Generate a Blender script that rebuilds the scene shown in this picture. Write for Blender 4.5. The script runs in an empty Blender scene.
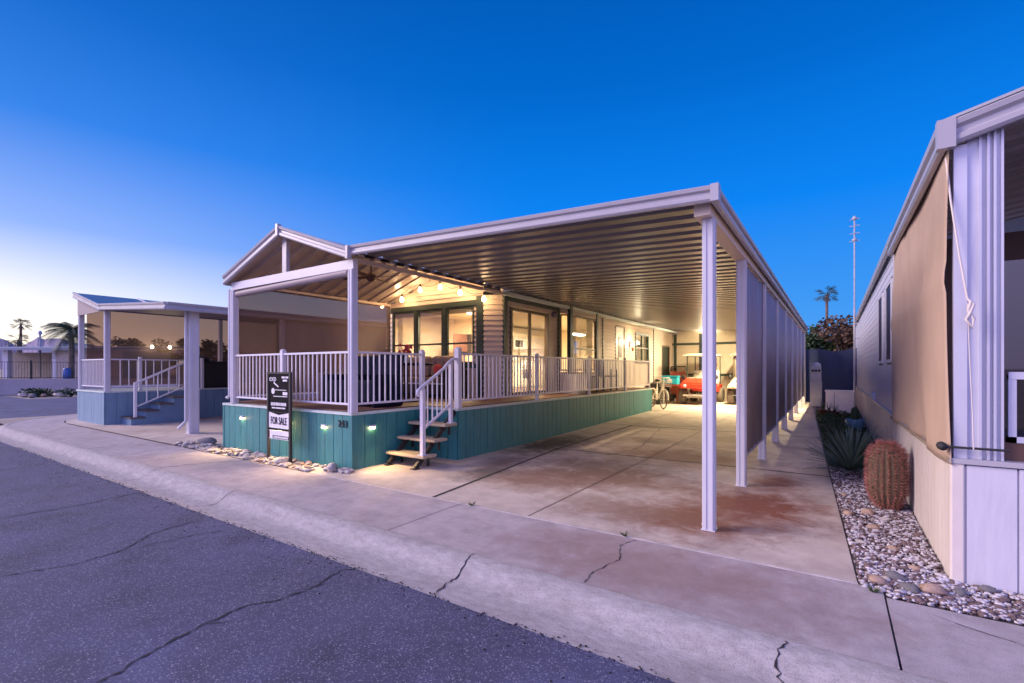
import bpy, math, random
from mathutils import Vector, Matrix
random.seed(7)
S=bpy.context.scene; COL=S.collection; PI=math.pi
V=Vector
# ------------------------------------------------------------------ mesh helper
class MB:
    def __init__(s): s.v=[]; s.f=[]; s.sm=[]
    def add(s,vs,fs,smooth=False):
        b=len(s.v); s.v+= [tuple(x) for x in vs]
        for f in fs: s.f.append(tuple(i+b for i in f)); s.sm.append(smooth)
    def obox(s,o,u,v,w):
        o,u,v,w=V(o),V(u),V(v),V(w)
        if u.cross(v).dot(w)<0: u,v=v,u
        s.add([o,o+u,o+u+v,o+v,o+w,o+u+w,o+u+v+w,o+v+w],[(0,3,2,1),(4,5,6,7),(0,1,5,4),(1,2,6,5),(2,3,7,6),(3,0,4,7)]); return s
    def box(s,x0,x1,y0,y1,z0,z1):
        x0,x1=sorted((x0,x1)); y0,y1=sorted((y0,y1)); z0,z1=sorted((z0,z1))
        return s.obox((x0,y0,z0),(x1-x0,0,0),(0,y1-y0,0),(0,0,z1-z0))
    def bar(s,a,b,w,h,up=(0,0,1)):
        a,b=V(a),V(b); d=(b-a); n=d.normalized(); upv=V(up)
        if abs(n.dot(upv))>.98: upv=V((1,0,0))
        sx=n.cross(upv).normalized(); sy=sx.cross(n).normalized()
        return s.obox(a-sx*w/2-sy*h/2,d,sx*w,sy*h)
    def tube(s,pts,r,seg=8,caps=True):
        pts=[V(p) for p in pts]; n=len(pts)
        rs=r if isinstance(r,(list,tuple)) else [r]*n
        prev=None; vs=[]; 
        for i,p in enumerate(pts):
            t=(pts[min(i+1,n-1)]-pts[max(i-1,0)]).normalized()
            if prev is None:
                a=V((0,0,1)) if abs(t.z)<.9 else V((1,0,0)); u=t.cross(a).normalized()
            else: u=(prev-t*prev.dot(t)).normalized()
            prev=u; w=t.cross(u)
            for k in range(seg):
                an=2*PI*k/seg; vs.append(p+(u*math.cos(an)+w*math.sin(an))*rs[i])
        fs=[(i*seg+k,i*seg+(k+1)%seg,(i+1)*seg+(k+1)%seg,(i+1)*seg+k) for i in range(n-1) for k in range(seg)]
        s.add(vs,fs,True)
        if caps:
            s.add(vs[:seg],[tuple(range(seg-1,-1,-1))]); s.add(vs[-seg:],[tuple(range(seg))])
        return s
    def lathe(s,c,prof,seg=16,axis='z'):
        vs=[]; 
        for r,z in prof:
            for k in range(seg):
                a=2*PI*k/seg; x,y=r*math.cos(a),r*math.sin(a)
                q=(x,y,z) if axis=='z' else ((z,x,y) if axis=='x' else (x,z,y))
                vs.append((c[0]+q[0],c[1]+q[1],c[2]+q[2]))
        n=len(prof)
        s.add(vs,[(i*seg+k,i*seg+(k+1)%seg,(i+1)*seg+(k+1)%seg,(i+1)*seg+k) for i in range(n-1) for k in range(seg)],True)
        return s
    def extr(s,prof,a,b,out,up=(0,0,1)):
        """closed 2D profile (o,z) swept from a to b; out = outward direction"""
        a,b,out,up=V(a),V(b),V(out).normalized(),V(up); n=len(prof)
        vs=[a+out*o+up*z for o,z in prof]+[b+out*o+up*z for o,z in prof]
        s.add(vs,[(i,(i+1)%n,(i+1)%n+n,i+n) for i in range(n)]+[tuple(range(n-1,-1,-1)),tuple(range(n,2*n))]); return s
    def poly(s,pts,th=.0):
        n=len(pts); 
        if th==0: s.add(pts,[tuple(range(n))]); return s
        lo=[(p[0],p[1],p[2]-th) for p in pts]
        s.add(list(pts)+lo,[tuple(range(n)),tuple(range(2*n-1,n-1,-1))]+[(i,i+n,(i+1)%n+n,(i+1)%n) for i in range(n)]); return s
    def blob(s,c,rx,ry,rz,seed=0,rot=0,seg=7,rings=5,j=.18):
        R=random.Random(seed); vs=[]; cr,sr=math.cos(rot),math.sin(rot)
        for i in range(rings+1):
            ph=PI*i/rings
            for k in range(seg):
                a=2*PI*k/seg; q=1+R.uniform(-j,j)
                x=math.sin(ph)*math.cos(a)*rx*q; y=math.sin(ph)*math.sin(a)*ry*q; z=math.cos(ph)*rz*(1+R.uniform(-j,j)*.5)
                if i in(0,rings): x=y=0; z=math.cos(ph)*rz
                vs.append((c[0]+x*cr-y*sr,c[1]+x*sr+y*cr,c[2]+z))
        s.add(vs,[(i*seg+k,(i+1)*seg+k,(i+1)*seg+(k+1)%seg,i*seg+(k+1)%seg) for i in range(rings) for k in range(seg)],True); return s
    def build(s,name,mat,parent=None,loc=None,bevel=0,kind=None):
        me=bpy.data.meshes.new(name)
        org=V(ORG[parent.name]) if parent else (V(loc) if loc else V((0,0,0)))
        me.from_pydata([tuple(V(v)-org) for v in s.v],[],s.f)
        for i,p in enumerate(me.polygons): p.use_smooth=s.sm[i]
        me.validate(); me.update()
        o=bpy.data.objects.new(name,me); COL.objects.link(o)
        if mat: me.materials.append(mat)
        if parent: o.parent=parent
        elif loc: o.location=org
        ORG[o.name]=tuple(org)
        if bevel:
            m=o.modifiers.new('bevel','BEVEL'); m.width=bevel; m.segments=2; m.limit_method='ANGLE'
        if kind: o['kind']=kind
        return o
ORG={}
def tag(o,label,cat,group=None):
    o['label']=label; o['category']=cat
    if group: o['group']=group
    return o
def thing(name,label,cat,loc=(0,0,0),group=None):
    o=bpy.data.objects.new(name,None); COL.objects.link(o); o.location=loc; o.empty_display_size=.2
    ORG[o.name]=tuple(loc); return tag(o,label,cat,group)
def copy_tree(o,parent=None):
    c=o.copy(); COL.objects.link(c)
    if parent: c.parent=parent
    ORG[c.name]=ORG.get(o.name,(0,0,0))
    for ch in list(o.children): copy_tree(ch,c)
    return c
def label(o,l): o['label']=l; return o
def gh(y): return 0 if y<8 else .012*(min(y,23)-8)
# ------------------------------------------------------------------ materials
def mat(name,col,rough=.6,metal=0,var=.12,scale=3.,bump=0,bscale=60,spec=.5,detail=5,emit=None,estr=0,dirt=0,dirtcol=None,dscale=1.2,stretch=None,alpha=None):
    m=bpy.data.materials.new(name); m.use_nodes=True; nt=m.node_tree; N=nt.nodes; L=nt.links
    b=N['Principled BSDF']; b.inputs['Roughness'].default_value=rough; b.inputs['Metallic'].default_value=metal
    b.inputs['Specular IOR Level'].default_value=spec
    tc=N.new('ShaderNodeTexCoord'); co=tc.outputs['Object']
    if stretch:
        mp=N.new('ShaderNodeMapping'); mp.inputs['Scale'].default_value=stretch; L.new(co,mp.inputs[0]); co=mp.outputs[0]
    c1=tuple(max(0,x*(1-var)) for x in col)+(1,); c2=tuple(min(1,x*(1+var)) for x in col)+(1,)
    nz=N.new('ShaderNodeTexNoise'); nz.inputs['Scale'].default_value=scale; nz.inputs['Detail'].default_value=detail; nz.inputs['Roughness'].default_value=.66; L.new(co,nz.inputs['Vector'])
    mr=N.new('ShaderNodeMapRange'); mr.inputs[1].default_value=.3; mr.inputs[2].default_value=.7; L.new(nz.outputs[0],mr.inputs[0])
    mx=N.new('ShaderNodeMix'); mx.data_type='RGBA'; mx.inputs[6].default_value=c1; mx.inputs[7].default_value=c2; L.new(mr.outputs[0],mx.inputs[0])
    out=mx.outputs[2]
    if dirt:
        n2=N.new('ShaderNodeTexNoise'); n2.inputs['Scale'].default_value=dscale; n2.inputs['Detail'].default_value=8; n2.inputs['Roughness'].default_value=.65; L.new(co,n2.inputs['Vector'])
        m2=N.new('ShaderNodeMapRange'); m2.inputs[1].default_value=.48; m2.inputs[2].default_value=.72; m2.inputs[4].default_value=dirt; L.new(n2.outputs[0],m2.inputs[0])
        x2=N.new('ShaderNodeMix'); x2.data_type='RGBA'; x2.inputs[7].default_value=(dirtcol or tuple(x*.5 for x in col))+(1,)
        L.new(m2.outputs[0],x2.inputs[0]); L.new(out,x2.inputs[6]); out=x2.outputs[2]
    L.new(out,b.inputs['Base Color'])
    if bump:
        n3=N.new('ShaderNodeTexNoise'); n3.inputs['Scale'].default_value=bscale; n3.inputs['Detail'].default_value=4; L.new(co,n3.inputs['Vector'])
        bp=N.new('ShaderNodeBump'); bp.inputs['Strength'].default_value=bump; bp.inputs['Distance'].default_value=.01; L.new(n3.outputs[0],bp.inputs['Height']); L.new(bp.outputs[0],b.inputs['Normal'])
    if emit: b.inputs['Emission Color'].default_value=emit+(1,); b.inputs['Emission Strength'].default_value=estr
    m['out']=''; MATOUT[name]=(nt,b,out,co)
    return m
MATOUT={}
def stains(name,lst):
    """lst: (x,y,radius,stretchx,color,strength,noise scale) blotches in object space, with a ragged edge"""
    nt,b,out,co=MATOUT[name]; N=nt.nodes; L=nt.links
    for (x,y,r,sx,col,st,ns) in lst:
        sub=N.new('ShaderNodeVectorMath'); sub.operation='SUBTRACT'; sub.inputs[1].default_value=(x,y,0); L.new(co,sub.inputs[0])
        sc=N.new('ShaderNodeVectorMath'); sc.operation='MULTIPLY'; sc.inputs[1].default_value=(1/sx,1,0); L.new(sub.outputs[0],sc.inputs[0])
        ln=N.new('ShaderNodeVectorMath'); ln.operation='LENGTH'; L.new(sc.outputs[0],ln.inputs[0])
        nz=N.new('ShaderNodeTexNoise'); nz.inputs['Scale'].default_value=ns*1.3; nz.inputs['Detail'].default_value=10; nz.inputs['Roughness'].default_value=.74; nz.inputs['Distortion'].default_value=.6; L.new(co,nz.inputs['Vector'])
        fa=N.new('ShaderNodeMapRange'); fa.inputs[1].default_value=r; fa.inputs[2].default_value=0; fa.inputs[3].default_value=-.5; fa.inputs[4].default_value=.5; L.new(ln.outputs['Value'],fa.inputs[0])
        ad=N.new('ShaderNodeMath'); ad.operation='ADD'; L.new(nz.outputs[0],ad.inputs[0]); L.new(fa.outputs[0],ad.inputs[1])
        mr=N.new('ShaderNodeMapRange'); mr.inputs[1].default_value=.45; mr.inputs[2].default_value=.85; mr.inputs[4].default_value=st; L.new(ad.outputs[0],mr.inputs[0])
        mx=N.new('ShaderNodeMix'); mx.data_type='RGBA'; mx.inputs[7].default_value=col+(1,); L.new(mr.outputs[0],mx.inputs[0]); L.new(out,mx.inputs[6]); out=mx.outputs[2]
    L.new(out,b.inputs['Base Color'])
def speckle(name,scale,amt,colr,lo=.62):
    nt,b,out,co=MATOUT[name]; N=nt.nodes; L=nt.links
    vo=N.new('ShaderNodeTexVoronoi'); vo.inputs['Scale'].default_value=scale; L.new(co,vo.inputs['Vector'])
    mr=N.new('ShaderNodeMapRange'); mr.inputs[1].default_value=lo; mr.inputs[2].default_value=1; mr.inputs[4].default_value=amt
    sp=N.new('ShaderNodeSeparateColor'); L.new(vo.outputs['Color'],sp.inputs[0]); L.new(sp.outputs[0],mr.inputs[0])
    mx=N.new('ShaderNodeMix'); mx.data_type='RGBA'; mx.inputs[7].default_value=colr+(1,); L.new(mr.outputs[0],mx.inputs[0]); L.new(out,mx.inputs[6])
    L.new(mx.outputs[2],b.inputs['Base Color'])
    bp=N.new('ShaderNodeBump'); bp.inputs['Strength'].default_value=.55; bp.inputs['Distance'].default_value=.006; L.new(vo.outputs['Distance'],bp.inputs['Height'])
    old=b.inputs['Normal'].links
    if old: L.new(old[0].from_socket,bp.inputs['Normal'])
    L.new(bp.outputs[0],b.inputs['Normal']); MATOUT[name]=(nt,b,mx.outputs[2],co)
def lamp_mat(name,col,st):
    m=bpy.data.materials.new(name); m.use_nodes=True; nt=m.node_tree; nt.nodes.remove(nt.nodes['Principled BSDF'])
    e=nt.nodes.new('ShaderNodeEmission'); e.inputs[0].default_value=col+(1,); e.inputs[1].default_value=st
    nt.links.new(e.outputs[0],nt.nodes['Material Output'].inputs[0]); return m
def glass_mat(name,tint=(.9,.95,.95),refl=1.0):
    m=bpy.data.materials.new(name); m.use_nodes=True; nt=m.node_tree; N=nt.nodes; N.remove(N['Principled BSDF'])
    t=N.new('ShaderNodeBsdfTransparent'); t.inputs[0].default_value=tint+(1,)
    g=N.new('ShaderNodeBsdfGlossy'); g.inputs['Roughness'].default_value=.02; g.inputs[0].default_value=(.9,.9,.95,1)
    f=N.new('ShaderNodeFresnel'); f.inputs[0].default_value=1.5
    ml=N.new('ShaderNodeMath'); ml.operation='MULTIPLY'; ml.inputs[1].default_value=refl; nt.links.new(f.outputs[0],ml.inputs[0])
    x=N.new('ShaderNodeMixShader'); nt.links.new(ml.outputs[0],x.inputs[0]); nt.links.new(t.outputs[0],x.inputs[1]); nt.links.new(g.outputs[0],x.inputs[2])
    nt.links.new(x.outputs[0],N['Material Output'].inputs[0]); return m
def screen_mat(name,col,opac,tint):
    """woven shade cloth: a fine mesh, part thread and part hole"""
    m=bpy.data.materials.new(name); m.use_nodes=True; nt=m.node_tree; N=nt.nodes; b=N['Principled BSDF']
    b.inputs['Roughness'].default_value=.55
    tc=N.new('ShaderNodeTexCoord'); nz=N.new('ShaderNodeTexNoise'); nz.inputs['Scale'].default_value=1.3; nz.inputs['Detail'].default_value=3
    nt.links.new(tc.outputs['Object'],nz.inputs['Vector'])
    mx=N.new('ShaderNodeMix'); mx.data_type='RGBA'; mx.inputs[6].default_value=tuple(c*.8 for c in col)+(1,); mx.inputs[7].default_value=tuple(c*1.2 for c in col)+(1,)
    nt.links.new(nz.outputs[0],mx.inputs[0]); nt.links.new(mx.outputs[2],b.inputs['Base Color'])
    t=N.new('ShaderNodeBsdfTransparent'); t.inputs[0].default_value=tint+(1,)
    x=N.new('ShaderNodeMixShader'); x.inputs[0].default_value=opac; nt.links.new(t.outputs[0],x.inputs[1]); nt.links.new(b.outputs[0],x.inputs[2])
    nt.links.new(x.outputs[0],N['Material Output'].inputs[0]); return m
M={}
def dm(k,*a,**kw): M[k]=mat(k,*a,**kw)
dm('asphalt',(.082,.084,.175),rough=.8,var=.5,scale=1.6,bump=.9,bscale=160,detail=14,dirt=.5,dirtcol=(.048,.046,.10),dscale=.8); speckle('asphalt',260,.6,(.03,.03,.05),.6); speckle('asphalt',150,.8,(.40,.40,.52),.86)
dm('crack',(.022,.019,.024),rough=.95)
dm('kerb_concrete',(.40,.365,.365),rough=.9,var=.22,scale=14,bump=.5,bscale=35,detail=12,dirt=.45,dirtcol=(.24,.20,.20),dscale=3,stretch=(.7,1.6,1)); speckle('kerb_concrete',210,.5,(.15,.13,.13),.75)
stains('kerb_concrete',[(-5,2.60,.55,60,(.17,.15,.21),.9,2.5),(.1,2.85,.5,1.,(.22,.15,.13),.8,3.),(-3.6,2.9,.5,1.4,(.24,.17,.15),.6,3.),(-8,2.9,.5,1.6,(.24,.18,.17),.5,3.)])
dm('walk_concrete',(.43,.375,.385),rough=.82,var=.2,scale=5,bump=.3,bscale=90,detail=13,dirt=.55,dirtcol=(.24,.185,.18),dscale=1.1)
speckle('walk_concrete',260,.35,(.18,.14,.14),.86)
stains('walk_concrete',[(-1.2,3.6,1.5,2.2,(.24,.14,.12),.6,2.5),(-8.5,3.7,1.2,2.,(.3,.26,.26),.6,2.)])
dm('drive_concrete',(.54,.46,.40),rough=.8,var=.2,scale=3,bump=.25,bscale=90,detail=13,dirt=.6,dirtcol=(.25,.18,.15),dscale=.9)
speckle('drive_concrete',260,.3,(.2,.15,.14),.87)
RU=(.20,.07,.04); BR=(.22,.12,.075)
stains('drive_concrete',[(-.75,5.9,2.1,.85,RU,1.,2.6),(-1.15,5.0,1.5,1.1,RU,.95,3.2),(-.65,7.2,1.2,.7,RU,.9,3.),(-2.6,6.3,1.9,1.6,BR,.9,2.2),(-3.4,5.6,1.5,1.3,BR,.8,2.8),(-2.2,8.4,2.2,1.4,BR,.8,1.8),(-1.9,4.9,1.1,1.8,BR,.7,3),(-4.7,8.4,3.2,.5,(.08,.065,.055),1.,2.4),(-4.2,5.6,1.4,.6,(.11,.085,.07),.8,3.),(-3.0,7.0,1.6,1.5,(.16,.10,.07),.7,2.2),(-3.2,9.8,1.,1.1,(.16,.12,.1),.6,2.2),(-4.4,6.4,1.3,.7,(.15,.10,.085),.85,2.6)])
dm('joint_pale',(.48,.43,.42),rough=.9,var=.3,scale=6)
dm('dark_pane',(.035,.025,.04),rough=.5,spec=.2)
dm('desert',(.30,.25,.22),rough=.95,var=.25,scale=.6,bump=.5,bscale=20)
dm('bed_soil',(.13,.10,.09),rough=.95,var=.3,scale=6,bump=.8,bscale=60)
dm('teal',(.032,.20,.205),rough=.55,var=.2,scale=6,bump=.3,bscale=30,dirt=.55,dirtcol=(.05,.15,.155),dscale=2.5,stretch=(3,3,.5))
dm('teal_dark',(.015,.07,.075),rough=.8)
dm('trim_pale',(.50,.58,.56),rough=.5)
dm('deck_wood',(.16,.085,.06),rough=.6,var=.3,scale=4,bump=.3,bscale=60,stretch=(6,.6,6))
dm('white_paint',(.58,.57,.62),rough=.38,var=.05,scale=2,dirt=.12,dirtcol=(.5,.47,.45),dscale=3)
dm('white_rail',(.66,.64,.70),rough=.4,var=.04)
dm('fascia',(.40,.385,.42),rough=.35,var=.06,dirt=.3,dirtcol=(.38,.33,.33),dscale=1.5)
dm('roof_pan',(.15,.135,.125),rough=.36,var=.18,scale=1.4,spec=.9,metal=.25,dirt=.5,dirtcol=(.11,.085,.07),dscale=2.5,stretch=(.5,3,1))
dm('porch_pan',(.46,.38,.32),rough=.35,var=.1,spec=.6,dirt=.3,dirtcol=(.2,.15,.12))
dm('roof_top',(.40,.40,.42),rough=.5)
dm('cream',(.66,.55,.45),rough=.55,var=.05,bump=.08,bscale=30)
dm('cream_panel',(.68,.60,.47),rough=.6,var=.06)
dm('green_trim',(.035,.058,.048),rough=.5,var=.1)
dm('brown_frame',(.09,.055,.04),rough=.45)
dm('int_wall',(.75,.66,.50),rough=.8,var=.03)
dm('int_pink',(.70,.52,.40),rough=.8,var=.05)
dm('cabinet',(.80,.76,.66),rough=.4,var=.02)
dm('counter',(.45,.37,.26),rough=.3)
dm('appliance',(.82,.81,.78),rough=.25,var=.02)
dm('black_glass',(.02,.02,.022),rough=.1)
dm('steel_dark',(.035,.033,.035),rough=.45,metal=.3)
dm('dark_wood',(.10,.05,.035),rough=.5)
dm('tread',(.42,.34,.24),rough=.7,var=.2,scale=5,stretch=(.8,8,8))
dm('navy',(.008,.010,.028),rough=.9,var=.2,spec=.15)
dm('cushion',(.22,.165,.14),rough=.9,var=.14,scale=8,bump=.3,bscale=90)
dm('pillow_red',(.5,.06,.05),rough=.85)
dm('sofa_black',(.02,.02,.03),rough=.5)
dm('stone',(.46,.41,.39),rough=.85,var=.35,scale=4,bump=.5,bscale=25)
dm('stone_tan',(.42,.29,.22),rough=.85,var=.3,scale=9,bump=.5,bscale=30)
dm('stone_gray',(.16,.15,.16),rough=.85,var=.3,scale=9,bump=.5,bscale=30)
dm('sign_black',(.010,.009,.012),rough=.8,spec=.1)
dm('sign_white',(.72,.70,.74),rough=.5)
dm('mauve',(.20,.17,.185),rough=.5,var=.08,scale=1)
dm('porch_shade',(.27,.22,.24),rough=.6,var=.08)
dm('awning',(.47,.34,.25),rough=.85,var=.10,scale=1.3,bump=.2,bscale=200,dirt=.25,dirtcol=(.34,.25,.19),dscale=.9)
dm('skirt_pale',(.56,.55,.62),rough=.55,var=.05,scale=5,bump=.35,bscale=9,stretch=(2,2,.5))
dm('skirt_cream',(.68,.61,.56),rough=.55,var=.08,scale=4,dirt=.3,dirtcol=(.5,.42,.38),stretch=(1,6,.5))
dm('alu_white',(.56,.56,.64),rough=.35,var=.05,metal=.15)
dm('siding_pale',(.55,.54,.60),rough=.5,var=.05)
dm('black_rubber',(.02,.02,.02),rough=.7)
dm('tyre',(.13,.105,.085),rough=.85,bump=.5,bscale=40)
dm('rim',(.55,.52,.48),rough=.35,metal=.5)
dm('cart_red',(.62,.045,.02),rough=.25,spec=.7)
dm('cart_tan',(.55,.46,.34),rough=.4)
dm('cover_brown',(.30,.23,.15),rough=.8)
dm('canopy_white',(.78,.74,.66),rough=.4)
dm('cyan',(.01,.34,.46),rough=.4)
dm('bike_white',(.75,.70,.62),rough=.35)
dm('red_paint',(.38,.07,.035),rough=.4)
dm('chrome',(.7,.7,.7),rough=.2,metal=.9)
dm('cactus',(.15,.10,.06),rough=.8,var=.2,scale=10)
dm('spine',(.42,.16,.13),rough=.6,var=.3,scale=20)
dm('yucca',(.11,.165,.12),rough=.55,var=.3,scale=6)
dm('cover_green',(.045,.075,.02),rough=.8,var=.45,scale=5)
dm('leaf_dark',(.03,.06,.02),rough=.7,var=.5,scale=1.2)
dm('leaf_red',(.10,.055,.03),rough=.7,var=.4,scale=1.5)
dm('palm_leaf',(.055,.075,.035),rough=.6,var=.35,scale=2)
dm('bark',(.15,.11,.09),rough=.9,var=.3,scale=6,bump=.8,bscale=15)
dm('pot_blue',(.12,.25,.33),rough=.35)
dm('pot_red',(.18,.06,.04),rough=.6)
dm('tarp_blue',(.035,.048,.11),rough=.8,var=.12,scale=.8)
dm('tank_gray',(.38,.38,.42),rough=.5)
dm('box_white',(.85,.78,.76),rough=.6,var=.05)
dm('neigh_skirt',(.15,.25,.36),rough=.55,var=.1,stretch=(3,3,.5))
dm('neigh_stair',(.14,.23,.34),rough=.55)
dm('neigh_roof',(.10,.15,.24),rough=.35,metal=.2,var=.08)
dm('neigh_wall',(.38,.34,.33),rough=.6)
dm('dark_tread',(.10,.075,.07),rough=.6)
dm('mountain',(.21,.18,.26),rough=1,var=.2,scale=.004,detail=8)
dm('stucco',(.42,.37,.33),rough=.8)
dm('retain',(.38,.34,.35),rough=.9,var=.12,scale=.7,bump=.3,bscale=12)
dm('far_roof',(.28,.30,.36),rough=.6)
dm('blue_barrel',(.03,.10,.35),rough=.4)
dm('terracotta',(.3,.12,.07),rough=.7)
M['glass']=glass_mat('glass',(.96,.97,.95),.8)
M['glass_far']=glass_mat('glass_far',(.30,.28,.30),2.5)
M['screen']=screen_mat('screen',(.22,.155,.125),.40,(.72,.63,.60))
M['screen_neigh']=screen_mat('screen_neigh',(.17,.13,.12),.4,(.85,.68,.6))
M['screen_side']=screen_mat('screen_side',(.34,.30,.36),.9,(.6,.5,.55))
M['curtain']=screen_mat('curtain',(.8,.7,.52),.8,(1,.95,.85))
M['bulb']=lamp_mat('bulb_glow',(1,.62,.28),42)
M['step_glow']=lamp_mat('step_glow',(1,.62,.25),40)
M['lamp_glow']=lamp_mat('lamp_glow',(1,.82,.5),9)
M['int_glow']=lamp_mat('int_glow',(1,.85,.6),5)
def light(name,kind,loc,power,col,parent=None,size=.1,rot=None,sizey=None,angle=None,blend=.5):
    d=bpy.data.lights.new(name,kind); d.energy=power; d.color=col
    if kind=='AREA':
        d.size=size
        if sizey: d.shape='RECTANGLE'; d.size_y=sizey
    elif kind=='SUN': d.angle=size
    else: d.shadow_soft_size=size
    if kind=='SPOT': d.spot_size=angle or 2.; d.spot_blend=blend
    o=bpy.data.objects.new(name,d); COL.objects.link(o)
    if parent: o.parent=parent; o.location=V(loc)-V(ORG[parent.name])
    else: o.location=loc
    if rot: o.rotation_euler=rot
    return o
# ------------------------------------------------------------------ ground, road, kerb, walk
def strip_sheet(x0,x1,y0,y1,z0=0,dx=.5,rise=True,xr=None):
    """sheet following the slight rise of the lot; xr(y) optional right edge"""
    b=MB(); ys=[y0]; y=y0
    while y<y1-.01: y=min(y+.5,y1); ys.append(y)
    n=max(1,int((x1-x0)/dx))
    for i in range(len(ys)-1):
        ya,yb=ys[i],ys[i+1]
        ra=xr(ya) if xr else x1; rb=xr(yb) if xr else x1
        za,zb=z0+gh(ya),z0+gh(yb)
        b.add([(x0,ya,za),(ra,ya,za),(rb,yb,zb),(x0,yb,zb)],[(0,1,2,3)])
    return b
g=MB(); 
for (a,bb) in ((-1500,-40),(-40,40),(40,1500)):
    pass
R_=3500; g.add([(-R_,-R_,-.16),(R_,-R_,-.16),(R_,R_,-.16),(-R_,R_,-.16)],[(0,1,2,3)])
g.build('ground',M['desert'],kind='structure')
lot=strip_sheet(-21.3,6,3.2,40,-.03); lot.build('lot_ground',M['desert'],kind='structure')
# kerb line: straight, then an arc round the corner and up the cross street
CXc,CYc,RAD=-17.5,6.95,4.4
def kerbpath(off):
    r=RAD-off; pts=[(8,CYc-r)]
    x=8
    while x>CXc+.6: x-=.5; pts.append((x,CYc-r))
    pts[-1]=(CXc,CYc-r)
    for i in range(1,13):
        a=-PI/2-i*(PI/2)/12; pts.append((CXc+r*math.cos(a),CYc+r*math.sin(a)))
    pts+= [(CXc-r,14),(CXc-r,40)]
    return pts
rd=MB(); rp=kerbpath(.02)
n=len(rp); vs=[(x,y,-.12) for x,y in rp]+[(8,-9,-.12)]
# road as fans: main street + cross street
rd.add([(60,-9,-.12),(60,2.53,-.12),(CXc,2.53,-.12),(CXc,-9,-.12)],[(0,1,2,3)])
arc=[(CXc+(RAD)*math.cos(-PI/2-i*(PI/2)/12),CYc+(RAD)*math.sin(-PI/2-i*(PI/2)/12),-.12) for i in range(13)]
rd.add([(CXc,-9,-.12)]+arc+[(-60,CYc,-.12),(-60,-9,-.12)],[tuple(range(16))])
rd.add([(CXc-RAD,CYc,-.12),(CXc-RAD,40,-.12),(-36,40,-.12),(-36,CYc,-.12)],[(0,1,2,3)])
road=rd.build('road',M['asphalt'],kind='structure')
def gz(px,py,z=0,F=480.,th=math.atan(322/480)):
    s,c=math.sin(th),math.cos(th); a=(px-512)/F; r=(-s+a*c,c+a*s,-(py-369)/F); t=(z-1.5)/r[2]; return (r[0]*t,r[1]*t)
def crack(pts,w,z,parent,seed,mt='crack'):
    R=random.Random(seed); P=[V(p) for p in pts]; dense=[]
    for a,c in zip(P[:-1],P[1:]):
        L=(c-a).length; k=max(2,int(L/.028))
        for i in range(k): dense.append(a.lerp(c,i/k))
    dense.append(P[-1]); b=MB(); vs=[]; off=0
    for i,p in enumerate(dense):
        t=(dense[min(i+1,len(dense)-1)]-dense[max(0,i-1)]).normalized(); nn=V((-t.y,t.x))
        off=off*.72+R.uniform(-1,1)*w*1.1; ww=w*R.uniform(.15,1.35)/2
        if i in(0,len(dense)-1): ww=w*.1
        for sgn in(-1,1):
            q=p+nn*(off+sgn*ww); vs.append((q.x,q.y,z(q.y) if callable(z) else z))
    b.add(vs,[(2*i,2*i+1,2*i+3,2*i+2) for i in range(len(dense)-1)])
    # faces up
    return b.build('crack',M[mt],parent)
rz=-.12
for i,(pp,w) in enumerate([([(0,519),(60,509),(106,500),(150,491)],.028),([(0,577),(60,567),(118,553),(150,535),(200,520)],.024),([(118,553),(180,538),(222,531)],.014),
     ([(95,683),(150,655),(205,625),(235,612),(300,594),(340,572),(360,567)],.026),([(0,476),(60,473)],.014),([(205,625),(232,622)],.012)]):
    crack([gz(x,y,rz) for x,y in pp],w*.68,rz+.004,road,i)
# kerb: rolled concrete kerb and gutter
prof=[(-.03,-.122),(.10,-.126),(.22,-.124),(.27,-.112),(.32,-.070),(.36,-.028),(.40,-.006),(.44,.006),(.505,.004)]
kb=MB(); R=random.Random(3)
paths=[kerbpath(o) for o,_ in prof]
# densify the straight for a ragged asphalt edge
def lerp2(a,b,t): return (a[0]+(b[0]-a[0])*t,a[1]+(b[1]-a[1])*t)
NP=len(paths[0]); rows=[]
for i in range(NP-1):
    for k in range(6):
        jit=R.uniform(-.035,.02)
        rows.append([(*lerp2(paths[j][i],paths[j][i+1],k/6),prof[j][1]) for j in range(len(prof))])
        x,y,z=rows[-1][0]; rows[-1][0]=(x,y+jit,z)
m_=len(prof)
vs=[p for r in rows for p in r]
kb.add(vs,[(i*m_+j,i*m_+j+1,(i+1)*m_+j+1,(i+1)*m_+j) for i in range(len(rows)-1) for j in range(m_-1)],True)
kerb=kb.build('kerb',M['kerb_concrete'],kind='structure')
for i,pts in enumerate([[(-2.42,3.05),(-2.40,2.88),(-2.44,2.75),(-2.38,2.54)],[(-.21,3.02),(-.26,2.9),(-.22,2.8),(-.3,2.6)],[(-6.1,3.05),(-6.15,2.8),(-6.3,2.55)],[(-8.3,3.04),(-8.6,2.56)],[(-12,3.04),(-12.1,2.56)]]):
    b=MB(); R=random.Random(i); vs=[]; zz=lambda y: next((prof[k][1]+(prof[k+1][1]-prof[k][1])*((y-2.55)-prof[k][0])/(prof[k+1][0]-prof[k][0]) for k in range(m_-1) if prof[k][0]<=y-2.55<=prof[k+1][0]),0)
    for (a,c) in zip(pts[:-1],pts[1:]):
        for k in range(6):
            x,y=lerp2(a,c,k/6); x+=R.uniform(-.014,.014); w=.006*R.uniform(.3,1.4); vs+=[(x-w,y,zz(y)+.005),(x+w,y,zz(y)+.005)]
    b.add(vs,[(2*k,2*k+1,2*k+3,2*k+2) for k in range(len(vs)//2-1)]); b.build('crack',M['crack'],kerb)
R=random.Random(91); b=MB()
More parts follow.
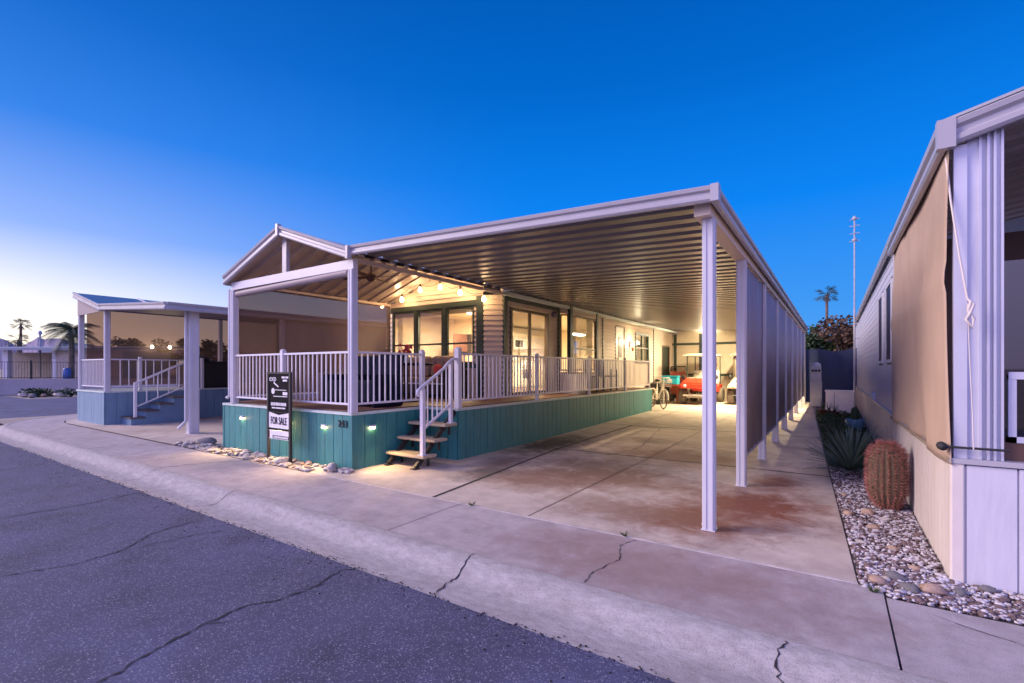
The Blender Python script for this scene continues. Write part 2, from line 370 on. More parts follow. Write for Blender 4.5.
for k in range(900):
    x=R.uniform(-14,2.5); y=2.545+R.gauss(0,.018)-(R.random()**6)*.5; s_=R.uniform(.003,.008); b.blob((x,y,-.118+s_*.3),s_*1.3,s_,s_*.6,seed=k,seg=5,rings=3,j=.25)
tag(b.build('kerb_grit',M['crack'],kind='stuff'),'loose dark grit gathered where the asphalt meets the kerb','grit')
# sidewalk slabs with open joints
sw=MB(); js=[8,3.2,.28,-3.45,-6.9,-10.4,-13.9,CXc]
for a,b_ in zip(js[:-1],js[1:]):
    sw.poly([(b_+.006,3.068,.0),(a-.006,3.068,.0),(a-.006,4.12 if a<1 else 3.98,.0),(b_+.006,4.12 if a<1 else 3.98,.0)],.1)
sp=[(*p,0) for p in kerbpath(.51)]; s2=[(*p,0) for p in kerbpath(1.6)]
i0=next(i for i,p in enumerate(sp) if p[0]==CXc)
for i in range(i0,len(sp)-1): sw.add([sp[i],sp[i+1],s2[i+1],s2[i]],[(0,3,2,1)])
walk=sw.build('sidewalk',M['walk_concrete'],kind='structure')
crack([(-1.43,4.1),(-1.5,3.9),(-1.40,3.6),(-1.48,3.3),(-1.46,3.07)],.008,.004,walk,31)
crack([(2.0,3.1),(1.2,3.55),(.5,3.85)],.006,.004,walk,33)
crack([(-8.0,4.1),(-8.3,3.7),(-8.5,3.06)],.02,.004,walk,34)
# driveway slabs
dr=MB()
def slab(x0,x1,y0,y1,xr=None):
    ys=[y0]
    while ys[-1]<y1-.01: ys.append(min(ys[-1]+1,y1))
    for ya,yb in zip(ys[:-1],ys[1:]):
        ra=xr(ya) if xr else x1; rb=xr(yb) if xr else x1
        dr.add([(x0(ya) if callable(x0) else x0,ya,gh(ya)),(ra,ya,gh(ya)),(rb,yb,gh(yb)),(x0(yb) if callable(x0) else x0,yb,gh(yb))],[(0,1,2,3)])
edge=lambda y: .14-.83*(y-4.07)/17.4
mid=lambda y: -3.90-.0*(y)-.11*(y-4.1) if y<8 else -4.33
midr=lambda y: mid(y)+.03
for ya,yb in ((4.15,8.0),(8.02,12),(12.02,16),(16.02,22.6)):
    slab(-6.3,0,ya,yb,mid); slab(midr,0,ya,yb,lambda y:-2.6); slab(-2.585,0,ya,yb,edge)
nx=lambda y: CXc-math.sqrt(max(0,2.79**2-(min(y,CYc)-CYc)**2))
for k in range(14): slab(nx,0,4.17+k*.2,4.17+(k+1)*.2,lambda y:-9.9)
for y0,y1 in ((6.97,9.),(9.02,16)): slab(nx,0,y0,y1,lambda y:-9.9)
slab(-9.9,0,4.15,4.7,lambda y:-6.3)
drive=dr.build('driveway',M['drive_concrete'],kind='structure')
th_=MB()
for x0,x1,y in ((-6.3,.14,4.12),): th_.box(x0,x1,y,y+.03,-.02,.003)
th_.build('driveway_edge',M['joint_pale'],drive)
jm=MB(); 
for ya,yb in ((4.15,8.0),(8.02,12.0)):
    for k in range(8):
        a=ya+(yb-ya)*k/8; c=ya+(yb-ya)*(k+1)/8
        jm.add([(mid(a)-.01,a,gh(a)+.003),(mid(a)+.035,a,gh(a)+.003),(mid(c)+.035,c,gh(c)+.003),(mid(c)-.01,c,gh(c)+.003)],[(0,1,2,3)])
for y in (8.0,12.0,16.0): jm.add([(-5.1,y-.008,gh(y)+.003),(edge(y),y-.008,gh(y)+.003),(edge(y),y+.03,gh(y)+.003),(-5.1,y+.03,gh(y)+.003)],[(0,1,2,3)])
jm.build('joint',M['crack'],drive)
for i,pp in enumerate([[(430,497),(480,470),(540,452),(610,434)],[(665,424),(640,430),(600,437)],[(560,448),(520,450)]]): pass
crack([gz(x,y,.02) for x,y in [(606,455),(640,447),(660,430),(630,427)]],.012,lambda y:gh(y)+.005,drive,41)
# ------------------------------------------------------------------ shared builders
def lap(mb,p0,p1,z0,z1,out,holes=(),pitch=.115,t=.032,top=None):
    """horizontal lap siding between two plan points, real tilted courses, holes=(a0,a1,b0,b1)"""
    p0,p1,out=V((*p0,0)),V((*p1,0)),V((*out,0)).normalized(); L=(p1-p0).length; d=(p1-p0)/L; z=z0
    while z<z1-.001:
        ze=min(z+pitch,z1)
        lo,hi=0,L
        if top:
            lo,hi=top((z+ze)/2)
        segs=[(max(0,lo),min(L,hi))]
        for a0,a1,b0,b1 in holes:
            if b0<(z+ze)/2<b1:
                ns=[]
                for s_,e_ in segs:
                    if a1<=s_ or a0>=e_: ns.append((s_,e_)); continue
                    if a0>s_: ns.append((s_,a0))
                    if a1<e_: ns.append((a1,e_))
                segs=ns
        for s_,e_ in segs:
            if e_-s_<.01: continue
            a,b=p0+d*s_,p0+d*e_; Z=lambda p,q,o:(p.x+out.x*o,p.y+out.y*o,q)
            mb.add([Z(a,z,t),Z(b,z,t),Z(b,ze,.004),Z(a,ze,.004),Z(a,z,0),Z(b,z,0),Z(a,ze,-.03),Z(b,ze,-.03),Z(a,z,-.03),Z(b,z,-.03)],[(0,1,2,3),(4,5,1,0),(8,9,7,6),(0,3,6,8,4),(1,5,9,7,2)])
        z=ze
def window(parent,p0,p1,z0,z1,out,fw=.07,mt='green_trim',mullv=(),mullh=(),glass='glass',depth=.05,name='window'):
    """framed window between plan points; frame, pane"""
    p0,p1,out=V((*p0,0)),V((*p1,0)),V((*out,0)).normalized(); L=(p1-p0).length; d=(p1-p0)/L
    f=MB()
    def bx(a0,a1,b0,b1,o0,o1):
        o=p0+d*a0+out*o0; f.obox((o.x,o.y,b0),d*(a1-a0),out*(o1-o0),(0,0,b1-b0))
    bx(-fw/2,fw/2,z0,z1,-.03,depth); bx(L-fw/2,L+fw/2,z0,z1,-.03,depth)
    bx(fw/2,L-fw/2,z0,z0+fw,-.03,depth-.003); bx(fw/2,L-fw/2,z1-fw,z1,-.03,depth-.003)
    for q in mullv: bx(q*L-.025,q*L+.025,z0+fw,z1-fw,-.02,depth-.012)
    for q in mullh: zz=z0+(z1-z0)*q; bx(fw/2,L-fw/2,zz-.02,zz+.02,-.02,depth-.018)
    fr=f.build(name,M[mt],parent)
    g_=MB(); o=p0+d*(fw/2)+out*.0; g_.obox((o.x,o.y,z0+fw*.5),d*(L-fw),out*.006,(0,0,z1-z0-fw)); g_.build('pane',M[glass],fr)
    return fr
def pans(mb,o,u,v,n_up,prof,period,count,th=.012):
    """ribbed metal sheet: ribs along u, repeated along unit v, height along n_up"""
    o,u,v,n=V(o),V(u),V(v),V(n_up)
    for i in range(count):
        for (a,h0),(b,h1) in zip(prof[:-1],prof[1:]):
            q0=o+v*(i*period+a)+n*h0; q1=o+v*(i*period+b)+n*h1
            mb.obox(q0,u,q1-q0,n*th)
def railing(parent,p0,p1,z0,z1,post=(True,True),sp=.115,posts_at=(),bal=.018):
    p0,p1=V((*p0,0)),V((*p1,0)); L=(p1-p0).length; d=(p1-p0)/L
    r=MB(); P=lambda s,z:(p0.x+d.x*s,p0.y+d.y*s,z)
    r.bar(P(0,z1-.018),P(L,z1-.018),.045,.032); r.bar(P(0,z0+.02),P(L,z0+.02),.035,.03)
    k=max(1,round(L/sp))
    for i in range(1,k): s_=L*i/k; r.box(P(s_,0)[0]-bal/2,P(s_,0)[0]+bal/2,P(s_,0)[1]-bal/2,P(s_,0)[1]+bal/2,z0+.03,z1-.03)
    return r.build('railing',M['white_rail'],parent)
def post(parent,x,y,z0,z1,w=.1,mt='white_paint',name='post',groove=True):
    b=MB(); b.box(x-w/2,x+w/2,y-w/2,y+w/2,z0,z1)
    if groove:
        for s_ in(-1,1):
            b.box(x+s_*w*.30-.012,x+s_*w*.30+.012,y-w/2-.008,y+w/2+.008,z0+.004,z1-.004)
            b.box(x-w/2-.008,x+w/2+.008,y+s_*w*.30-.012,y+s_*w*.30+.012,z0+.002,z1-.002)
    if z0<.5:
        b.box(x-w/2-.014,x+w/2+.014,y-w/2-.014,y+w/2+.014,z0-.001,z0+.008)
        for sx_ in(-1,1): b.box(x+sx_*(w/2+.012)-.008,x+sx_*(w/2+.012)+.008,y-.008,y+.008,z0+.03,z0+.046)
    return b.build(name,M[mt],parent)
def boards(mb,p0,p1,z0,z1,out,w=.2,gap=.01,t=.02,R=random.Random(5)):
    p0,p1,out=V((*p0,0)),V((*p1,0)),V((*out,0)).normalized(); L=(p1-p0).length; d=(p1-p0)/L
    k=max(1,round(L/w)); 
    for i in range(k):
        a=L*i/k+gap/2; b=L*(i+1)/k-gap/2; o=p0+d*a; mb.obox((o.x,o.y,z0),d*(b-a),out*(t+R.uniform(-.002,.002)),(0,0,z1-z0))
# ------------------------------------------------------------------ DECK
DZ=.87
deck=thing('deck','teal skirted raised deck with white railings in front of the cream house','deck',(-7,4.6,0))
sk=MB(); F_=4.6
boards(sk,(-9.74,F_),(-5.94,F_),0,.81,(0,-1),.21)
boards(sk,(-5.94,F_),(-5.94,6.08),0,.81,(1,0),.21)
boards(sk,(-5.94,6.08),(-5.16,6.08),0,.81,(0,-1),.195)
boards(sk,(-5.16,6.08),(-5.16,16.2),.0,.81,(1,0),.2)
boards(sk,(-9.74,16.2),(-9.74,F_),0,.81,(-1,0),.2)
boards(sk,(-5.16,16.2),(-6.1,16.2),0.05,.81,(0,1),.2)
sk.build('skirt',M['teal'],deck)
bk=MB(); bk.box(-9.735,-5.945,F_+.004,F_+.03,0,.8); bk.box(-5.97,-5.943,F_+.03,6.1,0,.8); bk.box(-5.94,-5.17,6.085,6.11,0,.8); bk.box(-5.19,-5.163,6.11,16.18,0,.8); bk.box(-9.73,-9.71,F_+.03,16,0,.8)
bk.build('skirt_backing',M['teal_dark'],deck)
cap=MB(); cz0,cz1=.81,.85
cap.box(-9.77,-5.915,F_-.035,F_+.04,cz0,cz1); cap.box(-5.99,-5.915,F_+.04,6.045,cz0,cz1); cap.box(-5.915,-5.135,6.045,6.12,cz0,cz1); cap.box(-5.21,-5.135,6.12,16.23,cz0,cz1); cap.box(-9.77,-9.70,F_+.04,16.2,cz0,cz1)
cap.build('cap_trim',M['trim_pale'],deck)
for q in ((-5.965,-5.912),(-9.77,-9.73)): cb=MB(); cb.box(q[0],q[1],F_-.03,F_+.02,0,.81); cb.build('corner_trim',M['teal'],deck)
fl=MB()
def planks(x0,x1,y0,y1):
    n=round((y1-y0)/.14)
    for i in range(n): fl.box(x0,x1,y0+(y1-y0)*i/n+.003,y0+(y1-y0)*(i+1)/n-.003,.85,DZ+random.uniform(-.001,.001))
planks(-9.68,-5.97,4.66,6.08); planks(-9.68,-5.19,6.09,8.6); planks(-6.6,-5.19,8.61,16.1); fl.build('floor',M['deck_wood'],deck)
RB,RT=.955,1.77
railing(deck,(-9.30,F_),(-7.79,F_),RB,RT); railing(deck,(-7.73,F_),(-5.99,F_),RB,RT)
railing(deck,(-5.94,4.66),(-5.94,6.02),RB,RT); railing(deck,(-9.5,4.66),(-9.5,8.5),RB,RT)
py_=[6.09,8.63,11.2,13.72,15.95]
for a,b_ in zip(py_[:-1],py_[1:]): railing(deck,(-5.16,a+.04),(-5.16,b_-.04),RB,RT)
def rpost(x,y,h=1.81,w=.075,z=.85):
    b=MB(); b.box(x-w/2,x+w/2,y-w/2,y+w/2,z+.008,h).box(x-.06,x+.06,y-.06,y+.06,z,z+.01)
    b.lathe((x,y,h),[(.0,.03),(.03,.022),(.045,.004),(.045,0)][::-1],10); b.build('railing_post',M['white_rail'],deck)
rpost(-7.76,F_); rpost(-5.94,6.05)
for i,y in enumerate(py_): rpost(-5.16,y,1.84 if i==0 else 1.80,.09 if i==0 else .06)
for n_,(x,y,o) in enumerate([(-9.04,F_,(0,-1)),(-7.56,F_,(0,-1)),(-6.58,F_,(0,-1)),(-5.94,4.94,(1,0))]):
    z=.61; ox,oy=o; b=MB(); c=V((x+ox*.021,y+oy*.021,z)); tx,ty=(-oy,ox)
    b.obox((c.x-tx*.05,c.y-ty*.05,z+.0),(tx*.1,ty*.1,0),(ox*.035,oy*.035,0),(0,0,.03)); b.obox((c.x-tx*.05,c.y-ty*.05,z-.04),(tx*.1,ty*.1,0),(ox*.006,oy*.006,0),(0,0,.04))
    sl=b.build('step_light',M['white_paint'],deck)
    e=MB(); e.obox((c.x-tx*.04+ox*.008,c.y-ty*.04+oy*.008,z-.028),(tx*.08,ty*.08,0),(ox*.022,oy*.022,0),(0,0,.026)); e.build('lens',M['step_glow'],sl)
    l=light('step_lamp','SPOT',(x+ox*.07,y+oy*.07,z-.03),34,(1,.66,.30),deck,size=.015,angle=2.0,blend=.9); l.rotation_euler=V((-ox*.95,-oy*.95,1)).to_track_quat('Z','Y').to_euler()
# house number 243
def text_mesh(name,txt,size,loc,rot,mt,parent,ext=.004,align='CENTER'):
    cu=bpy.data.curves.new('t','FONT'); cu.body=txt; cu.size=size; cu.extrude=ext; cu.align_x=align; cu.align_y='CENTER'; cu.resolution_u=3
    o=bpy.data.objects.new('t',cu); COL.objects.link(o); dg=bpy.context.evaluated_depsgraph_get(); me=bpy.data.meshes.new_from_object(o.evaluated_get(dg))
    bpy.data.objects.remove(o); me.materials.clear(); me.materials.append(mt)
    ob=bpy.data.objects.new(name,me); COL.objects.link(ob); ob.parent=parent; ob.location=V(loc)-V(ORG[parent.name]); ob.rotation_euler=rot; return ob
text_mesh('house_number','243',.155,(-6.13,4.572,.67),(PI/2,0,0),M['steel_dark'],deck,.006)
# ------------------------------------------------------------------ STAIRS
st=thing('deck_stairs','black framed open stairs with three tan treads and a white handrail','stairs',(-5.5,5.4,0))
for i,(y,z) in enumerate(((5.18,.2),(5.42,.415),(5.66,.63))):
    b=MB(); b.box(-5.88,-5.06,y,y+.30,z-.045,z); b.build('tread',M['tread'],st,bevel=.012)
for x in (-5.78,-5.2):
    sg=MB()
    sg.bar((x,5.16,.02),(x,6.05,.80),.05,.07)
    for y,z in ((5.3,.2),(5.54,.415),(5.78,.63)):
        sg.bar((x,y-.1,z-.06),(x,y+.14,z-.06),.05,.025); sg.bar((x,y+.13,z-.07),(x,y+.13,z-.2),.03,.03)
    sg.box(x-.05,x+.05,5.1,5.22,0,.012); sg.build('stringer',M['steel_dark'],st)
hr=MB()
HX=-5.14
pts=[(HX,5.17,1.10),(HX,5.14,1.13),(HX,5.14,1.17),(HX,5.2,1.21)]+[(HX,5.2+.70*t,1.21+.40*t) for t in (.25,.5,.75)]+[(HX,5.84,1.61),(HX,5.93,1.66),(HX,6.02,1.665),(HX,6.06,1.63),(HX,6.05,1.59)]
hr.tube(pts,.024,8); hr.build('handrail',M['white_rail'],st)
hb=MB()
hb.box(HX-.03,HX+.03,5.22,5.28,.21,1.20).box(HX-.055,HX+.055,5.19,5.31,.2,.212)
hb.box(HX-.025,HX+.025,5.86,5.91,.64,1.62).box(HX-.05,HX+.05,5.83,5.94,.63,.642)
hb.bar((HX,5.28,.60),(HX,5.86,.92),.03,.03)
for k in range(1,6):
    y=5.25+(5.885-5.25)*k/6; hb.box(HX-.008,HX+.008,y-.008,y+.008,.60+.33*(k/6)+.0,1.20+.42*(k/6))
hb.build('baluster',M['white_rail'],st)
# ------------------------------------------------------------------ CARPORT
cp=thing('carport','long flat metal carport with ribbed ceiling on white posts over the driveway','carport',(-3.4,4.6,0))
RX=-.90; zR,zL=3.03,3.215; Y0,Y1=4.52,22.3; XL=-5.84
def cz(x): return zR+(zL-zR)*(RX-x)/(RX-XL)
prf=[(0,0),(.13,0),(.155,.045),(.255,.045),(.28,0),(.305,0)]
pm=MB(); L_=XL-RX; cnt=int((Y1-Y0)/.305)
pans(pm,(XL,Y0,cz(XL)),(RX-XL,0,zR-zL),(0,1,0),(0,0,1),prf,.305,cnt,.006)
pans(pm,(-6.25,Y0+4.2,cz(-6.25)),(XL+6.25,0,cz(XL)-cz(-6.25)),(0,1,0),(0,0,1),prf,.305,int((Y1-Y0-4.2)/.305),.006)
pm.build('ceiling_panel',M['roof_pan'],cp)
tp=MB(); tp.obox((XL,Y0,cz(XL)+.07),(RX-XL,0,zR-zL),(0,Y1-Y0,0),(0,0,.012)); tp.build('roof_sheet',M['roof_top'],cp)
GPc=[(0,-.02),(.035,-.02),(.05,.0),(.05,.028),(.03,.04),(.03,.065),(.055,.08),(.062,.11),(.05,.12),(0,.12)]
GP=[(0,-.02),(.035,-.02),(.05,.0),(.05,.035),(.03,.05),(.03,.085),(.055,.105),(.062,.14),(.05,.15),(0,.15)]
fa=MB(); fa.extr(GPc,(XL-.02,Y0,zL-.035),(RX+.04,Y0,zR-.035),(0,-1,0)); fa.extr(GPc,(RX,Y0+.0,zR-.037),(RX,Y1,zR-.037),(1,0,0)); fa.box(RX+.0,RX+.068,Y0-.068,Y0+.03,zR-.06,zR+.09)
fa.build('gutter',M['fascia'],cp)
bm=MB(); bm.box(-1.07,-.93,4.6,Y1,zR-.13,zR-.01); bm.build('side_beam',M['cream'],cp)
bm=MB(); bm.box(-6.0,-5.9,8.5,Y1,3.11,3.19); bm.build('house_beam',M['trim_pale'],cp)
sy=[4.76]+[6.79+2.13*i for i in range(8)]
post(cp,-.97,4.76,0,zR-.13,.095)
for y in sy[1:]: post(cp,-.99,y,gh(y),zR-.13,.1)
for a,b_ in zip(sy[1:-1],sy[2:]):
    b=MB(); nn_=28; vs=[]
    for i in range(nn_+1):
        yy=a+.055+(b_-a-.11)*i/nn_; xx=-.98+.012*math.sin(i*1.1+a)+.006*math.sin(i*2.7); vs+=[(xx,yy,.36+gh(a)),(xx+.004,yy,zR-.14)]
    b.add(vs,[(2*i,2*i+2,2*i+3,2*i+1) for i in range(nn_)],True); q=b.build('shade_screen',M['screen_side'],cp); mo=q.modifiers.new('thick','SOLIDIFY'); mo.thickness=.003
    f=MB(); f.bar((-.98,a+.055,.35+gh(a)),(-.98,b_-.055,.35+gh(a)),.03,.03); f.build('bottom_bar',M['white_paint'],q)
# back wall of the carport
bw=MB(); bw.box(-6.4,-.95,22.3,22.4,gh(22),3.34); bw.build('back_wall',M['cream_panel'],cp)
bt=MB()
for x in (-6.0,-4.9,-3.3,-2.2,-1.1): bt.box(x-.06,x+.06,22.27,22.297,gh(22),3.06)
for z in (2.62,1.25): bt.box(-6.15,-1,22.275,22.296,z-.05,z+.05)
bt.build('batten',M['green_trim'],cp)
fx=thing('ceiling_light','slim fluorescent tube light under the rear of the carport ceiling','light fixture',(-2.7,18.6,3.08))
b=MB(); b.box(-2.75,-2.65,18.0,19.3,3.03,3.06); fo=b.build('housing',M['white_paint'],fx)
b=MB(); b.tube([(-2.7,18.03,3.01),(-2.7,19.27,3.01)],.018,8); b.build('tube',M['lamp_glow'],fx)
light('carport_lamp','AREA',(-2.7,18.6,2.97),430,(1,.78,.46),fx,size=.25,sizey=1.25)
fl_=thing('wash_light','small added wash light aimed at the ceiling from the carport back wall','light fixture',(-4.6,22.1,2.6))  # assumed fixture, added to wash the rear ceiling and carport with light
b=MB(); b.box(-4.75,-4.45,22.0,22.12,2.5,2.66).bar((-4.6,22.12,2.55),(-4.6,22.27,2.5),.04,.04); b.build('body',M['steel_dark'],fl_,bevel=.01)
b=MB(); b.box(-4.72,-4.48,22.01,22.11,2.662,2.675); b.build('lens',M['lamp_glow'],fl_)
l=light('wash_lamp','SPOT',(-4.6,22.05,2.70),520,(1,.80,.50),fl_,size=.08,angle=2.6,blend=1); l.rotation_euler=V((0,.55,-1)).to_track_quat('Z','Y').to_euler()
l=light('wash_lamp','SPOT',(-4.6,21.95,2.72),200,(1,.80,.50),fl_,size=.08,angle=2.2,blend=1); l.rotation_euler=V((.1,1,.25)).to_track_quat('Z','Y').to_euler()
# ------------------------------------------------------------------ PORCH (gabled cover over the front deck)
pc=thing('porch_cover','gabled metal porch cover with open white gable end above the teal deck','porch cover',(-7.7,4.6,0))
RGX,RGZ=-7.68,3.84; EL=(-9.52,3.20); ER=(-5.86,3.22); PY0,PY1=4.50,8.75
pm=MB(); prf2=[(0,0),(.13,0),(.15,.035),(.25,.035),(.27,0),(.305,0)]
n_=int((PY1-PY0)/.305)
for (ex,ez) in (EL,ER): pans(pm,(RGX,PY0,RGZ-.08),(ex-RGX,0,ez-RGZ+.03),(0,1,0),(0,0,1),prf2,.305,n_,.006)
pm.build('ceiling_panel',M['porch_pan'],pc)
tp=MB()
for (ex,ez) in (EL,ER): tp.obox((RGX,PY0,RGZ),(ex-RGX,0,ez-RGZ),(0,PY1-PY0,0),(0,0,.012))
tp.build('roof_sheet',M['roof_top'],pc)
fa=MB()
for (ex,ez) in (EL,ER): fa.extr(GP,(RGX,PY0,RGZ-.10),(ex,PY0,ez-.10),(0,-1,0))
fa.extr(GP,(EL[0],PY0,EL[1]-.1),(EL[0],PY1,EL[1]-.1),(-1,0,0)); fa.box(RGX-.03,RGX+.03,PY0-.07,PY0,RGZ-.125,RGZ+.07); fa.box(ER[0]-.02,ER[0]+.03,PY0-.075,PY0,ER[1]-.12,ER[1]+.07)
fa.build('gutter',M['fascia'],pc)
b=MB(); b.box(-9.42,-5.87,F_-.04,F_+.04,2.98,3.12); b.build('front_beam',M['white_paint'],pc)
b=MB(); b.box(-5.97,-5.91,F_+.05,8.5,3.10,3.16); b.build('side_beam',M['cream'],pc)
b=MB(); b.box(-9.5,-9.44,F_+.05,8.5,3.10,3.15); b.build('side_beam',M['cream'],pc)
b=MB(); b.box(RGX-.06,RGX+.06,F_-.03,F_+.03,3.12,3.75); b.build('king_post',M['fascia'],pc)
b=MB(); b.tube([(-9.28,F_+.01,2.90),(-6.02,F_+.01,2.94)],.06,12); b.build('shade_roll',M['porch_shade'],pc)
post(pc,-5.93,F_,.85,2.98,.1); post(pc,-9.38,F_,.85,2.98,.1)
b=MB(); b.tube([(-9.5,F_-.03,3.0),(-9.5,F_-.03,2.6),(-9.5,F_-.03,1.0),(-9.55,F_-.06,.95)],.03,8); b.build('downspout',M['white_paint'],pc)
b=MB(); b.box(-9.475,-9.467,4.70,8.5,1.0,3.10); b.build('side_screen',M['screen'],pc)
# ceiling fan
fn=thing('ceiling_fan','dark brown ceiling fan hanging under the porch gable','ceiling fan',(-7.68,6.4,3.3))
b=MB(); b.tube([(-7.68,6.4,3.75),(-7.68,6.4,3.4)],.015); b.lathe((-7.68,6.4,3.3),[(.0,-.05),(.07,-.04),(.10,0),(.10,.06),(.05,.1),(0,.1)],14); hub=b.build('motor',M['dark_wood'],fn)
for k in range(4):
    a=k*PI/2+.35; c,s_=math.cos(a),math.sin(a); b=MB(); b.obox((-7.68+c*.12+s_*.06,6.4+s_*.12-c*.06,3.32),(c*.52,s_*.52,0),(-s_*.12,c*.12,.025),(0,0,.008)); b.build('blade',M['dark_wood'],fn)
# ------------------------------------------------------------------ HOUSE
hs=thing('house','cream lap sided park model home with green trim and lit windows','house',(-8,8.5,0))
HY=8.56; XA,XB=-6.52,-9.62; SX=-6.15; SY=8.81
zt=3.16
sd=MB()
gab=lambda x: 3.86-.37*abs(x+7.68)
def toplim(z):
    # width available under the gable (distance from XB)
    if z<3.14: return (0,99)
    dx=(3.84-z)/.37; return (RGX-dx-(XB),RGX+dx-(XB))
WZ0,WZ1=1.62,2.94
wins=[(-9.43,-8.62),(-8.54,-7.70),(-7.60,-6.76)]
lap(sd,(XB,HY),(XA,HY),DZ,3.82,(0,-1),[(a-XB,b_-XB,WZ0,WZ1) for a,b_ in wins],top=toplim)
lap(sd,(XB-.26,HY+.2),(XB,HY),DZ,3.14,(-.6,-.8))
lap(sd,(XA,HY),(SX,SY),DZ,zt,(SY-HY,-(SX-XA)))
BY=(11.45,11.66,13.42,13.62); BX=-5.93
sl0,sl1=9.09,10.76
lap(sd,(SX,SY),(SX,BY[0]),DZ,zt,(1,0),[(sl0-SY,sl1-SY,DZ,2.92)])
o_=( .21,-.22)
lap(sd,(BX,BY[1]),(BX,BY[2]),DZ,1.42,(1,0)); lap(sd,(BX,BY[1]),(BX,BY[2]),3.0,zt,(1,0))
lap(sd,(SX,BY[0]),(BX,BY[1]),DZ,1.42,o_); lap(sd,(SX,BY[0]),(BX,BY[1]),3.0,zt,o_)
lap(sd,(BX,BY[2]),(SX,BY[3]),DZ,zt,(.21,.22))
lap(sd,(SX,BY[3]),(SX,22.25),DZ,zt,(1,0),[(15.42-BY[3],16.25-BY[3],DZ,2.98),(17.4-BY[3],18.85-BY[3],1.72,2.88),(20.7-BY[3],21.8-BY[3],DZ,2.5)])
lap(sd,(SX,16.3),(SX,22.25),.15,DZ,(1,0),[(20.7-16.3,21.8-16.3,.1,DZ)])
lap(sd,(-9.88,8.8),(-9.88,22),DZ,3.14,(-1,0))
sd.build('wall',M['cream'],hs)
def vtrim(x0,x1,y0,y1,z0=DZ,z1=3.14): tr=MB(); tr.box(x0,x1,y0,y1,z0,z1); tr.build('trim',M['green_trim'],hs)
vtrim(XA-.16,XA+.02,HY-.045,HY+.02); vtrim(XB,XB+.10,HY-.04,HY+.0,DZ,3.1)
vtrim(SX-.03,SX+.045,SY-.02,SY+.12,DZ,3.15); vtrim(SX-.02,SX+.04,BY[0]-.13,BY[0]-.03)
vtrim(BX-.06,BX+.045,BY[1]-.06,BY[1]+.09,DZ,3.2); vtrim(BX-.05,BX+.04,BY[2]-.07,BY[2]+.05,DZ,3.16)
vtrim(SX-.02,SX+.04,14.3,14.36); vtrim(SX-.02,SX+.04,19.5,19.55,.2)
vtrim(SX-.01,SX+.05,SY+.13,BY[0]-.14,3.05,3.16)
vtrim(XB+.1,XA-.16,HY-.05,HY+.0,WZ1,WZ1+.12); vtrim(XB+.1,XA-.16,HY-.04,HY,WZ0-.1,WZ0)
for a in (-8.58,-7.65): vtrim(a-.045,a+.045,HY-.045,HY,WZ0,WZ1)
for i,(a,b_) in enumerate(wins): window(hs,(a+.02,HY),(b_-.02,HY),WZ0,WZ1,(0,-1),.045,'green_trim',mullh=(.36,),depth=.03)
window(hs,(SX,sl0),(SX,sl1),DZ+.02,2.92,(1,0),.07,'brown_frame',mullv=(.5,),name='sliding_door')
window(hs,(BX,BY[1]+.1),(BX,BY[2]-.08),1.45,2.98,(1,0),.05,'brown_frame',mullh=(.40,),depth=.03)
window(hs,(SX+.03,BY[0]+.03),(BX-.03,BY[1]-.03),1.45,2.98,o_,.04,'brown_frame',depth=.03)
window(hs,(SX,17.4),(SX,18.85),1.72,2.88,(1,0),.09,'green_trim',mullh=(.5,),mullv=(.5,))
# entry door with a small window
d=MB(); d.box(SX-.04,SX+.01,15.46,16.21,DZ+.02,2.93); door=d.build('door',M['cabinet'],hs)
f=MB(); f.box(SX-.03,SX+.03,15.40,15.46,DZ,2.99).box(SX-.03,SX+.03,16.21,16.27,DZ,2.99).box(SX-.03,SX+.028,15.46,16.21,2.93,2.99); f.build('door_frame',M['brown_frame'],door)
f=MB(); f.box(SX+.011,SX+.02,15.68,16.0,1.9,2.6).box(SX+.02,SX+.026,15.66,16.02,2.22,2.27); f.build('door_window',M['mauve'],door)
f=MB(); f.lathe((SX+.05,15.56,1.85),[(0,-.04),(.03,-.02),(.03,.02),(0,.04)],8); f.build('handle',M['chrome'],door)
d=MB(); d.box(SX-.05,SX-.02,20.75,21.75,.16,2.46); sdo=d.build('shed_door',M['green_trim'],hs)
f=MB(); f.box(SX-.03,SX+.03,20.68,20.75,.16,2.5).box(SX-.03,SX+.03,21.75,21.82,.16,2.5).box(SX-.03,SX+.028,20.75,21.75,2.46,2.53); f.build('door_frame',M['brown_frame'],sdo)
# structural core: floor, ceiling, inner faces, rear and side walls
sh=MB()
sh.box(-9.85,-6.2,8.72,22,.2,DZ-.02); sh.build('floor',M['cushion'],hs)
sh=MB(); sh.box(-9.85,-6.22,8.75,22,3.04,3.08); sh.build('ceiling',M['int_wall'],hs)
sh=MB(); sh.box(-9.85,-9.8,8.75,22,DZ,3.04).box(-9.8,-6.2,17.0,17.06,DZ,3.04).box(-9.8,-8.9,11.4,11.48,DZ,3.04); sh.box(-9.8,-6.25,21.95,22.0,.2,3.04)
sh.build('partition',M['int_wall'],hs)
rf=MB()
rf.obox((RGX,PY1,3.88),(-2.3,0,-.62),(0,22.4-PY1,0),(0,0,.02)); rf.obox((RGX,PY1,3.88),(1.75,0,-.47),(0,22.4-PY1,0),(0,0,.02))
rf.build('roof',M['roof_top'],hs)
